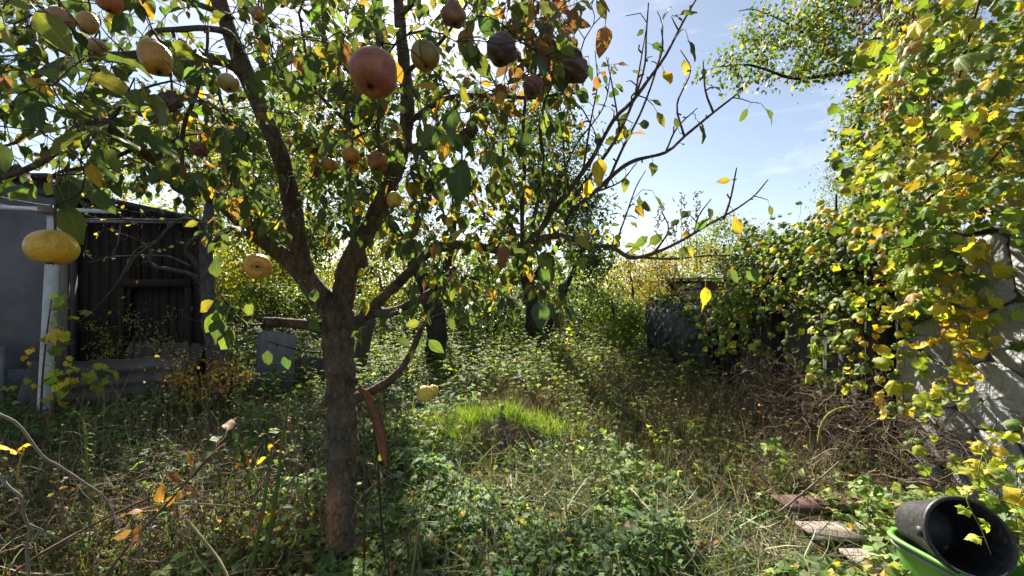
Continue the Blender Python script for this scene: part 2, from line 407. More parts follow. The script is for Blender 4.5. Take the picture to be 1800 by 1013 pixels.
# ------------------------------------------------------------------ ground
def gnoise(x, y):
    return (np.sin(x * 2.3 + 1.1) * np.cos(y * 1.9 + 0.4) * 0.5 + np.sin(x * 5.1 + y * 3.7) * 0.22 + np.cos(x * 8.7 - y * 6.9 + 2) * 0.12)
MOUND = (-0.12, 3.95)
def gh(x, y):
    x = np.asarray(x, float); y = np.asarray(y, float)
    near = np.exp(-((np.maximum(y - 12, 0)) / 8) ** 2)
    h = 0.035 * gnoise(x, y) * near
    h = h + 0.26 * np.exp(-(((x - MOUND[0]) / 0.55) ** 2 + ((y - MOUND[1]) / 0.36) ** 2))
    h = h + 0.10 * np.exp(-(((x + 0.85) / 0.5) ** 2 + ((y - 4.3) / 0.5) ** 2))
    h = h + 0.12 / (1 + np.exp(-(x - 2.0) * 5)) * np.exp(-((y - 4) / 4) ** 2)
    h = h + 0.10 / (1 + np.exp((x + 4.2) * 3)) * np.exp(-((y - 5) / 4) ** 2)
    h = h + 0.03 * np.maximum(y - 7, 0) * np.exp(-np.maximum(y - 16, 0) / 10)
    return h
def make_ground():
    xs = np.concatenate([-np.geomspace(900, 9, 14), np.linspace(-8.6, 6.4, 151), np.geomspace(7, 900, 14)])
    ys = np.concatenate([-np.geomspace(300, 3, 8), np.linspace(-2.5, 16, 186), np.geomspace(17, 1500, 14)])
    X, Y = np.meshgrid(xs, ys); Z = gh(X, Y)
    nx, ny = len(xs), len(ys)
    i = np.arange(ny - 1)[:, None] * nx; j = np.arange(nx - 1)[None]
    Q = np.stack([i + j, i + j + 1, i + nx + j + 1, i + nx + j], -1).reshape(-1, 4)
    m = rough_mat('garden soil', (0.022, 0.017, 0.011), (0.07, 0.058, 0.035), 9, 0.95, 0.8, 0.15, stain=(0.035, 0.045, 0.018))
    o = obj('ground', np.stack([X, Y, Z], -1).reshape(-1, 3), Q, m)
    tag(o, 'dark earth under the weeds of the overgrown garden', 'ground', kind='structure')
make_ground()

# ------------------------------------------------------------------ stone-faced wall on the right
def clip(poly, p, n):
    out = []
    for i in range(len(poly)):
        a, b = poly[i], poly[(i + 1) % len(poly)]
        da, db = np.dot(a - p, n), np.dot(b - p, n)
        if da <= 0: out.append(a)
        if (da < 0) != (db < 0) and abs(da - db) > 1e-12: out.append(a + (b - a) * da / (da - db))
    return out
def inset_poly(poly, d):
    c = list(poly); k = len(poly); area = sum(poly[i][0] * poly[(i + 1) % k][1] - poly[(i + 1) % k][0] * poly[i][1] for i in range(k))
    s = 1 if area > 0 else -1
    for i in range(k):
        a, b = poly[i], poly[(i + 1) % k]; e = b - a; l = np.linalg.norm(e)
        if l < 1e-6: continue
        n = np.array([e[1], -e[0]]) / l * s
        c = clip(c, a - n * d, n)
        if len(c) < 3: return []
    return c
def chaikin(p, k=2):
    p = np.array(p)
    for _ in range(k):
        q = np.roll(p, -1, 0); p = np.stack([0.90 * p + 0.10 * q, 0.10 * p + 0.90 * q], 1).reshape(-1, 2)
    return p
WX = 2.95
def stone_wall():
    root = thing('stone_wall', 'grey garden wall faced with big irregular stones under yellow vine', 'wall', (WX, 2.1, 0))
    m_mort = rough_mat('mortar', (0.09, 0.088, 0.085), (0.15, 0.147, 0.143), 14, 0.95, 0.5)
    m_st = rough_mat('pale wall stone', (0.34, 0.335, 0.33), (0.52, 0.51, 0.50), 4, 0.95, 1.0, 0.15, stain=(0.24, 0.235, 0.22), dist=0.05)
    b = MB(); b.box((WX, 0.4, -0.1), (WX + 0.22, 3.06, 1.90)); b.build('wall_core', m_mort, root, False)
    cp = MB(); cp.box((WX - 0.035, 0.38, 1.90), (WX + 0.25, 3.08, 1.93), jit=0.005)
    cp.build('coping', rough_mat('coping slate', (0.03, 0.03, 0.032), (0.08, 0.08, 0.08), 8), root, False)
    seeds = []
    r = np.random.default_rng(5)
    fixed = [(2.47, 0.90), (2.12, 0.62), (2.30, 1.26), (2.66, 1.20), (2.85, 0.86), (2.75, 0.55), (2.40, 0.45), (2.50, 1.62), (2.20, 1.66), (2.85, 1.55)]
    seeds += [np.array(f) for f in fixed]
    for yy in np.arange(0.55, 2.0, 0.36):
        for zz in np.arange(0.15, 1.9, 0.36): seeds.append(np.array([yy + r.uniform(-.15, .15), zz + r.uniform(-.15, .15)]))
    for yy in np.arange(2.1, 3.0, 0.4): seeds.append(np.array([yy + r.uniform(-.1, .1), 0.15]))
    rect = [np.array(v, float) for v in ((0.41, 0.0), (3.05, 0.0), (3.05, 1.89), (0.41, 1.89))]
    for i, s in enumerate(seeds):
        poly = rect
        for j, t in enumerate(seeds):
            if i != j:
                poly = clip(poly, (s + t) / 2, (t - s))
                if len(poly) < 3: break
        if len(poly) < 3: continue
        poly = inset_poly(poly, r.uniform(.003, .009))
        if len(poly) < 3: continue
        pl = chaikin(poly, 3); pl = pl + r.normal(0, 0.002, pl.shape); c = pl.mean(0); k = len(pl)
        hgt = r.uniform(0.010, 0.026)
        rings = [(1.0, -0.003), (0.992, hgt * 0.75), (0.965, hgt), (0.6, hgt + r.uniform(0, .003))]
        V = []
        for sc_, h in rings:
            for q in pl:
                w = c + (q - c) * sc_; V.append([WX - h - (r.normal(0, .0035) if sc_ < .99 else 0), w[0] + (r.normal(0, .003) if sc_ > .9 else 0), w[1] + (r.normal(0, .003) if sc_ > .9 else 0)])
        V.append([WX - hgt - 0.003, c[0], c[1]])
        Q = [[a * k + q, a * k + (q + 1) % k, (a + 1) * k + (q + 1) % k, (a + 1) * k + q] for a in range(3) for q in range(k)]
        T = [[3 * k + q, 3 * k + (q + 1) % k, 4 * k] for q in range(k)]
        obj('stone', V, [np.array(Q), np.array(T)], m_st, root)
    # the wall's stones on its far end face
stone_wall()

# ------------------------------------------------------------------ wooden plank fence running away behind the wall
M_wood = rough_mat('weathered fence wood', (0.045, 0.04, 0.036), (0.14, 0.125, 0.11), 7, 0.9, 0.5, 0.2, stretch=(3, 3, 0.25), stain=(0.03, 0.028, 0.022))
M_dwood = rough_mat('dark brown wood', (0.012, 0.0085, 0.0065), (0.045, 0.030, 0.022), 7, 0.9, 0.5, 0.2, stretch=(3, 3, 0.25), stain=(0.02, 0.017, 0.014))
def plank_mesh(w, h, t, jag=0.02, seed=0):
    r = np.random.default_rng(seed); b = MB()
    zs = np.linspace(0, 1, 5); V = []
    for i, z in enumerate(zs):
        wob = r.normal(0, 0.003, 2)
        zz = z * h
        top = [r.uniform(-jag, jag) if i == 4 else 0 for _ in range(2)]
        for (x, y, k) in ((-t / 2, -w / 2, 0), (t / 2, -w / 2, 0), (t / 2, w / 2, 1), (-t / 2, w / 2, 1)):
            V.append([x + wob[0], y + wob[1], zz + top[k]])
    Q = [[a * 4 + q, a * 4 + (q + 1) % 4, a * 4 + 4 + (q + 1) % 4, a * 4 + 4 + q] for a in range(4) for q in range(4)] + [[16, 17, 18, 19], [3, 2, 1, 0]]
    return mesh_data('plank', np.array(V), np.array(Q), np.ones((20, 3)), None, False)
def wood_fence():
    root = thing('plank_fence', 'weathered grey plank fence overgrown by creeper beyond the stone wall', 'fence', (WX + .05, 5.5, 0))
    pm = [plank_mesh(U(.11, .135), h, .022, .03, k) for k, h in enumerate((1.72, 1.78, 1.66, 1.80, 1.74))]
    for p in pm: p.materials.append(M_wood)
    y = 3.16; k = 0
    while y < 8.35:
        M = Matrix.Translation((WX + .04 + U(-.012, .012), y, 0.02 + U(-.03, .03))) @ Matrix.Rotation(U(-.02, .02), 4, 'X') @ Matrix.Rotation(U(-.03, .03), 4, 'Y')
        inst('plank', pm[int(rng.integers(5))], M @ Matrix.Diagonal((1, 1, 1 if y < 5.3 else .74, 1)), root); y += U(.135, .155); k += 1
    for z, y1 in ((0.45, 8.4), (1.45, 5.3), (1.08, 8.4)):
        b = MB(); b.box((WX + .06, 3.1, z), (WX + .11, y1, z + .09), jit=.004); b.build('rail', M_wood, root, False)
    for yy in (3.12, 4.42, 5.25, 6.9, 8.4):
        b = MB(); b.box((WX - .075, yy - .05, -.1), (WX + .02, yy + .05, 1.88 if yy < 6 else 1.36), jit=.006); b.build('post', M_dwood, root, False)
wood_fence()

def stake(name, label, base, top, r, mat):
    b = MB(); p = catmull([base, (np.array(base) + np.array(top)) / 2 + rng.normal(0, .01, 3), top], .2)
    b.tube(p, np.linspace(r, r * .85, len(p)), 7, rough=.04); o = b.build(name, mat, None); tag(o, label, 'post')
stake('fence_stake', 'thin tall stake standing above the creeper-topped fence', (4.1, 5.05, 0), tuple(PX(1470, 342, 4.1)), .016, M_dwood)
stake('fence_stake', 'short thick stake stub just left of the taller stake', (4.1, 5.4, 0), tuple(PX(1439, 378, 4.1)), .026, M_dwood)

# ------------------------------------------------------------------ black plastic film over the far end of the fence
def plastic():
    nx, ny = 46, 40
    V = np.zeros((ny, nx, 3))
    s = np.linspace(0, 1, nx); t = np.linspace(0, 1, ny)
    for j in range(ny):
        for i in range(nx):
            y = 8.25 - s[i] * 2.75
            top = 1.34 - 0.02 * s[i] + 0.03 * math.sin(s[i] * 9)
            bot = 0.22 + 0.06 * math.sin(s[i] * 5) + 0.35 * max(0, s[i] - .75) - 0.08 * math.sin(s[i] * math.pi)
            z = top + (bot - top) * t[j]
            x = WX - .13 - 0.22 * math.sin(math.pi * min(1, t[j] * 1.1)) * (0.4 + .6 * math.sin(math.pi * s[i]))
            ph = s[i] * 22 + t[j] * 3.5
            x += 0.035 * math.sin(ph) * (0.3 + t[j]) + .02 * math.sin(ph * 2.3 + t[j] * 9) + .012 * math.sin(s[i] * 50 + t[j] * 31)
            V[j, i] = (x, y + .03 * math.sin(t[j] * 7 + s[i] * 5), z)
    i = np.arange(ny - 1)[:, None] * nx; j = np.arange(nx - 1)[None]
    Q = np.stack([i + j, i + j + 1, i + nx + j + 1, i + nx + j], -1).reshape(-1, 4)
    m = NT('black film'); bs = m.n('ShaderNodeBsdfPrincipled', Roughness=0.6); bs.inputs['Base Color'].default_value = (0.012, 0.014, 0.018, 1)
    tc = m.n('ShaderNodeTexCoord'); n = m.noise(9, 6, tc.outputs['Object'], .6, 1.2); n2 = m.noise(3, 5, tc.outputs['Object'])
    m.l(m.ramp(n2.outputs['Fac'], [(.45, (0.010, 0.012, 0.016)), (.75, (0.07, 0.08, 0.095))]), bs.inputs['Base Color'])
    bp = m.n('ShaderNodeBump', Strength=.7, Distance=.05); m.l(n.outputs['Fac'], bp.inputs['Height']); m.l(bp.outputs[0], bs.inputs['Normal'])
    m.l(bs.outputs[0], m.out.inputs['Surface'])
    o = obj('plastic_sheet', V.reshape(-1, 3), Q, m.m); sm = o.modifiers.new('thick', 'SOLIDIFY'); sm.thickness = .004
    tag(o, 'black plastic film sagging in folds over the far end of the fence', 'plastic sheet')
plastic()

# ------------------------------------------------------------------ wood store far behind the fence
def wood_store():
    Y0 = 11.0; x0, x1 = (1196 - CX) / FPX * Y0, (1284 - CX) / FPX * Y0
    root = thing('wood_store', 'small plank wood store with flat pale roof beyond the fence', 'shed', (x0, Y0, 0))
    m_red = rough_mat('red brown boards', (0.07, 0.032, 0.022), (0.17, 0.085, 0.06), 6, .9, .4, stretch=(3, 3, .3))
    m_roof = rough_mat('pale roof board', (0.30, 0.26, 0.20), (0.45, 0.40, 0.32), 5)
    b = MB(); b.box((x0 - .08, Y0 - .15, 1.80), (x1 + .05, Y0 + 1.1, 1.84), jit=.008); b.build('roof', m_roof, root, False)
    xm = (1238 - CX) / FPX * Y0
    x = xm
    while x < x1 - .08:
        w = U(.10, .14); b = MB(); b.box((x, Y0, 0), (x + w, Y0 + .025, 1.74 + U(-.03, .02))); b.build('plank', m_red, root, False); x += w + .012
    b = MB(); b.box((x0, Y0 + 1.0, 0), (x1, Y0 + 1.03, 1.78)); b.build('back_wall', m_red, root, False)
    b = MB(); b.box((x0, Y0 - .02, 0), (x0 + .05, Y0 + .05, 1.8)); b.build('post', m_red, root, False)
    pile = thing('firewood_pile', 'pale split firewood stacked in the open half of the wood store', 'firewood', (x0, Y0 + .3, 0))
    m_log = rough_mat('split log', (0.28, 0.22, 0.16), (0.55, 0.46, 0.36), 9)
    for r in range(9):
        for c in range(5):
            xx = x0 + .10 + c * .118 + U(-.02, .02); zz = .12 + r * .185 + U(-.015, .015); rr = U(.05, .062)
            if xx > xm - .04: continue
            a = U(0, 6); k = 5
            pts = [[xx + rr * math.cos(a + q * 6.283 / k) * U(.8, 1.15), zz + rr * 1.5 * math.sin(a + q * 6.283 / k)] for q in range(k)]
            ya = Y0 + .06 + U(-.06, .06)
            V = [[p[0], ya, p[1]] for p in pts] + [[p[0], ya + .5, p[1]] for p in pts]
            T = [[0, q, q + 1] for q in range(1, k - 1)]; Q = [[q, k + q, k + (q + 1) % k, (q + 1) % k] for q in range(k)]
            obj('log', V, [np.array(Q), np.array(T)], m_log, pile, None, None, False)
wood_store()

# ------------------------------------------------------------------ rendered house at the far left
def house():
    Y0 = 5.6; xr = (119 - CX) / FPX * Y0
    root = thing('grey_house', 'low grey rendered building behind the white washing pole', 'house', (xr - 2, Y0, 0))
    m = rough_mat('grey render', (0.14, 0.134, 0.132), (0.21, 0.203, 0.20), 2.5, .95, .5, .1, stain=(0.11, 0.106, 0.105))
    b = MB(); b.box((xr - 6, Y0, -.1), (xr, Y0 + .13, 3.05)); b.build('wall', m, root, False)
    b = MB(); b.box((xr - 6, Y0 - .06, -.1), (xr - .15, Y0 - .003, .42), jit=.004); b.build('plinth', rough_mat('plinth concrete', (.13, .13, .13), (.22, .22, .21), 5), root, False)
    b = MB(); b.box((xr - .10, Y0 - .04, 0), (xr + .03, Y0 - .004, 2.9), jit=.003); b.build('corner_board', rough_mat('corner wood', (.10, .085, .07), (.19, .165, .14), 6, stretch=(3, 3, .3)), root, False)
    b = MB(); R = Matrix.Rotation(.12, 3, 'X'); b.box((xr - 6.2, -.30, 0), (xr + .05, .2, .05), R=np.array(R), at=(0, Y0, 3.06)); b.build('roof', rough_mat('roof felt', (.03, .03, .035), (.07, .07, .075), 5), root, False)
    # grey concrete pillar against the wall
    b = MB(); b.box((-6.9, 4.9, -.1), (-6.30, 5.0, .82), jit=.006)
    o = b.build('concrete_block', rough_mat('block concrete', (.16, .165, .17), (.27, .275, .28), 7, .95, .5), None, False); tag(o, 'pale grey concrete slab standing at the foot of the house wall', 'concrete slab')
house()

# ------------------------------------------------------------------ dark plank shed
def shed():
    Y0 = 5.75; xl, xr = (119 - CX) / FPX * Y0, (350 - CX) / FPX * Y0
    root = thing('plank_shed', 'dark brown plank shed with sloping black roof and open doorway', 'shed', (xl, Y0, 0))
    dx0, dx1 = (222 - CX) / FPX * Y0, (332 - CX) / FPX * Y0
    x = xl; k = 0
    ztop = lambda x: 2.92 - (x - xl) * .22
    while x < xr - .05:
        w = U(.12, .16); zt = ztop(x) - .05
        b = MB(); z0 = 0
        if dx0 - .06 < x < dx1 - .06: z0 = 1.60
        b.box((x, Y0 + U(-.012, .012), z0), (x + w, Y0 + .03, zt), jit=.003); b.build('plank', M_dwood, root, False); x += w + U(.008, .02)
    b = MB(); b.box((dx0 - .08, Y0 - .06, 1.56), (dx1 + .05, Y0 - .015, 1.68)); b.build('lintel', M_dwood, root, False)
    for xx in (dx0 - .07, dx1 - .02):
        b = MB(); b.box((xx, Y0 - .055, 0), (xx + .08, Y0 - .016, 1.558)); b.build('door_post', M_dwood, root, False)
    sk = -.95; b = MB(); b.box((xl + sk, Y0 + 1.2, 0), (xr + sk, Y0 + 1.24, 2.3)); b.build('back_wall', M_dwood, root, False)
    for xx in (xl, xr - .04):                     # the shed stands skewed: its sides run back to the left
        b = MB(); b.box((xx, Y0 + .04, 0), (xx + .04, Y0 + 1.19, ztop(xx) - .1)); V = b.V[0]; V[:, 0] += sk * (V[:, 1] - Y0 - .04) / 1.15; b.build('side_wall', M_dwood, root, False)
    b = MB(); V = []
    for (x, y) in ((xl - .3, Y0 - .25), (xr + .12, Y0 - .25), (xr - .85, Y0 + 1.35), (xl - 1.3, Y0 + 1.35)):
        V.append([x, y, ztop(x + (.97 if y > Y0 else 0))])
    V = np.array(V); V2 = V + np.array([0, 0, .06])
    b.add(np.vstack([V, V2]), [[3, 2, 1, 0], [4, 5, 6, 7], [0, 1, 5, 4], [1, 2, 6, 5], [2, 3, 7, 6], [3, 0, 4, 7]])
    roof = b.build('roof', rough_mat('tar felt', (.014, .015, .018), (.05, .052, .06), 6, .8, .5), root, False)
    dr = MB(); dr.box((dx0 + .01, Y0 + .10, .02), (dx0 + .03, Y0 + .13, 1.56)); door = dr.build('door', M_dwood, root, False); x = dx0 + .04
    while x < dx1 - .06:
        w = U(.10, .13); b = MB(); b.box((x, Y0 + .09 + U(-.006, .006), .02), (x + w, Y0 + .12, 1.55), jit=.003); b.build('door_plank', M_dwood, door, False); x += w + .01
    b = MB(); b.box((xl - .1, Y0 - .2, 2.46), (xr - .1, Y0 - .15, 2.51), jit=.006); b.build('eave_batten', rough_mat('grey batten', (.14, .14, .15), (.26, .26, .27), 6), roof, False)
    b = MB(); b.box((xl - .1, Y0 + .1, 0.001), (xr - .1, Y0 + .5, .12)); b.build('floor_boards', M_dwood, root, False)
shed()

# ------------------------------------------------------------------ white washing pole with cross bar
def washing_pole():
    bt, tp = P(76, 757, 4.4), P(97, 372, 4.4)
    root = thing('washing_pole', 'white metal washing pole with thin cross bar in front of the grey house', 'pole', tuple(bt))
    m = rough_mat('chipped white paint', (.52, .53, .55), (.74, .75, .77), 7, .5, .2, .4, stain=(.36, .35, .33))
    b = MB(); p = catmull([bt - np.array([0, 0, .1]), bt, (bt + tp) / 2, tp], .2); b.tube(p, .056, 14); b.build('pole', m, root)
    a, c = P(-60, 364, 4.40), P(201, 374, 4.40); up = np.array([0, -.062, 0])
    b = MB(); d = nrm(c - a); R = axes(d[None], np.array([[0, 0, 1.]]))[0]
    b.box((-.02, 0, -.02), (.02, float(np.linalg.norm(c - a)), .02), R=R, at=a + up); bar = b.build('cross_bar', m, root, False)
    b = MB(); b.box((tp[0] - .08, tp[1] - .10, tp[2] - .05), (tp[0] + .08, tp[1] - .083, tp[2] + .05)); b.build('bracket', rough_mat('rusty bracket', (.10, .07, .05), (.22, .17, .13), 8), root, False)
    for k, (x0, y0, x1, y1) in enumerate(((-80, 322, 95, 362), (-80, 338, 93, 372))):
        q0, q1 = P(x0, y0, 3.6), P(x1, y1, 4.34); t = np.linspace(0, 1, 14)[:, None]
        pp = q0 + (q1 - q0) * t; pp[:, 2] -= .03 * np.sin(np.pi * t[:, 0])
        b = MB(); b.tube(pp, .0022, 4, (.8, .8, .8)); b.build('wire', rough_mat('line wire', (.4, .4, .4), (.6, .6, .6), 4), bar)
washing_pole()

# ------------------------------------------------------------------ corrugated sheets and boards
M_slate = rough_mat('old cement sheet', (.07, .058, .05), (.17, .145, .125), 4, .95, .5, .1, stain=(.07, .065, .05))
def corrugated(name, label, corner, along, upv, w, h, waves, amp, jag=.01, parent=None, horiz=False):
    nx, ny = waves * 8 + 1, 9
    along = nrm(along); upv = nrm(upv); nv = nrm(np.cross(along, upv))
    V = []
    r = np.random.default_rng(abs(hash(label)) % 1000 if False else len(label))
    if horiz: nx, ny = 15, waves * 8 + 1
    edge = np.interp(np.arange(nx), np.linspace(0, nx, 9), r.uniform(-jag, jag, 9))
    for j in range(ny):
        for i in range(nx):
            s, t = i / (nx - 1), j / (ny - 1)
            ph = (t if horiz else s) * waves * 2 * math.pi
            hh = t * h + (edge[i] * t)
            V.append(corner + along * s * w + upv * hh + nv * (amp * math.sin(ph) + r.normal(0, .001)))
    i = np.arange(ny - 1)[:, None] * nx; j = np.arange(nx - 1)[None]
    Q = np.stack([i + j, i + j + 1, i + nx + j + 1, i + nx + j], -1).reshape(-1, 4)
    o = obj(name, np.array(V), Q, M_slate); sm = o.modifiers.new('thick', 'SOLIDIFY'); sm.thickness = .008
    tag(o, label, 'roof sheet')
Z = np.array([0, 0, 1.])
def gp(x, Y): # ground point under a pixel column
    X = (x - CX) / FPX * Y; return np.array([X, Y, float(gh(X, Y)) - .03])
a, b_ = gp(72, 4.55), gp(300, 4.95)
corrugated('corrugated_sheet', 'long corrugated cement sheet edging the weeds, wavy lower rim, right of the white pole', a, b_ - a, Z + np.array([.1, .32, 0]), np.linalg.norm(b_ - a), .66, 4, .030, .04, horiz=True)
a, b_ = gp(190, 5.25), gp(330, 5.45)
corrugated('corrugated_sheet', 'second corrugated cement sheet leaning behind the long one near the dead tree', a, b_ - a, Z + np.array([0, .4, 0]), np.linalg.norm(b_ - a), .80, 7, .025, .03)
a, b_ = gp(16, 4.5), gp(66, 4.52)
corrugated('corrugated_sheet', 'short curved cement sheet standing left of the white pole foot', a, b_ - a, Z + np.array([.12, .2, 0]), np.linalg.norm(b_ - a) , .66, 1, .05, .008)
a, b_ = gp(508, 6.2), gp(572, 6.2)
corrugated('corrugated_sheet', 'low ribbed cement sheet between the grey board and the pear trunk', a, b_ - a, Z + np.array([0, .1, 0]), np.linalg.norm(b_ - a), .50, 7, .022, .02)
a, b_ = gp(612, 6.6), gp(640, 7.0)
corrugated('corrugated_sheet', 'narrow dark sheet leaning right behind the pear trunk', a, b_ - a, Z + np.array([.2, 0, 0]), np.linalg.norm(b_ - a), 1.05, 3, .022, .02)
def flat_board():
    Y0 = 6.05; lo = gp(446, Y0); hi = gp(514, Y0)
    b = MB(); n = 9
    w = hi[0] - lo[0]; V = []
    for y in (0, .014):
        for j in range(6):
            for i in range(n):
                s, t = i / (n - 1), j / 5
                V.append([lo[0] + s * w + .02 * t, Y0 + y + .07 * t + .006 * math.sin(s * 7 + t * 4), lo[2] + t * (.88 + (.03 * math.sin(s * 5) if j == 5 else 0))])
    f = [[j * n + i, j * n + i + 1, (j + 1) * n + i + 1, (j + 1) * n + i] for j in range(5) for i in range(n - 1)]
    k = 6 * n; Q = f + [[q + k for q in reversed(x)] for x in f]
    Q += [[5 * n + i, 5 * n + i + 1, k + 5 * n + i + 1, k + 5 * n + i] for i in range(n - 1)] + [[j * n, (j + 1) * n, k + (j + 1) * n, k + j * n] for j in range(5)] + [[j * n + n - 1, k + j * n + n - 1, k + (j + 1) * n + n - 1, (j + 1) * n + n - 1] for j in range(5)]
    o = obj('grey_board', np.array(V), np.array(Q), rough_mat('grey board', (.15, .145, .145), (.25, .24, .235), 4, .95, .4, .1, stretch=(3, 3, .6)), None, None, None, False)
    tag(o, 'flat grey board propped upright left of the pear trunk', 'board')
flat_board()

# ------------------------------------------------------------------ tree skeletons
class Skel:
    def __init__(s): s.p = np.zeros((0, 3)); s.d = np.zeros((0, 3)); s.r = np.zeros(0); s.paths = []
    def add(s, pts, r0, r1, main=False, power=1.0):
        pts = np.asarray(pts); n = len(pts)
        r = r0 + (r1 - r0) * np.linspace(0, 1, n) ** power
        d = nrm(np.gradient(pts, axis=0))
        s.p = np.vstack([s.p, pts]); s.d = np.vstack([s.d, d]); s.r = np.concatenate([s.r, r]); s.paths.append((pts, r, main))
        return pts
    def grow(s, targets, step=0.05, rtip=0.0012, rk=0.010, lift=0.25, jit=0.10, order=None):
        """join every target to the closest wood already there, near ones first"""
        targets = np.asarray(targets)
        d0 = np.array([np.min(np.linalg.norm(s.p - t, axis=1)) for t in targets])
        ends = []
        for i in np.argsort(d0):
            t = targets[i]; dist = np.linalg.norm(s.p - t, axis=1)
            v = nrm(t - s.p); cost = dist * (1.25 - 0.35 * np.sum(v * s.d, 1))
            j = int(np.argmin(cost)); p0 = s.p[j]; ln = dist[j]
            if ln < 1e-3: continue
            mid = p0 + (t - p0) * 0.45 + s.d[j] * ln * 0.22 + np.array([0, 0, lift * ln * 0.35]) + rng.normal(0, jit * ln, 3)
            n = max(3, int(ln / step) + 1); u = np.linspace(0, 1, n)[:, None]
            pts = (1 - u) ** 2 * p0 + 2 * u * (1 - u) * mid + u * u * t
            pts[1:-1] += rng.normal(0, 0.07 * step, (n - 2, 3))
            r0 = min(s.r[j] * 0.72, 0.002 + rk * ln)
            s.add(pts, max(r0, rtip), rtip)
            ends.append((t, nrm(pts[-1] - pts[-2]), pts))
        return ends

def wood(mb_name, paths, mat, parent, k, c=(1, 1, 1), rough=0.0):
    b = MB()
    for pts, r, _ in paths: b.tube(pts, r, k if k else max(3, min(7, int(r[0] * 900))), c, cap=False, rough=rough)
    return b.build(mb_name, mat, parent)

def leaf_dirs(n, outward, down=0.5, spread=0.9):
    d = nrm(outward) * 0.6 + rand_unit(n) * spread; d[:, 2] -= down; return nrm(d)

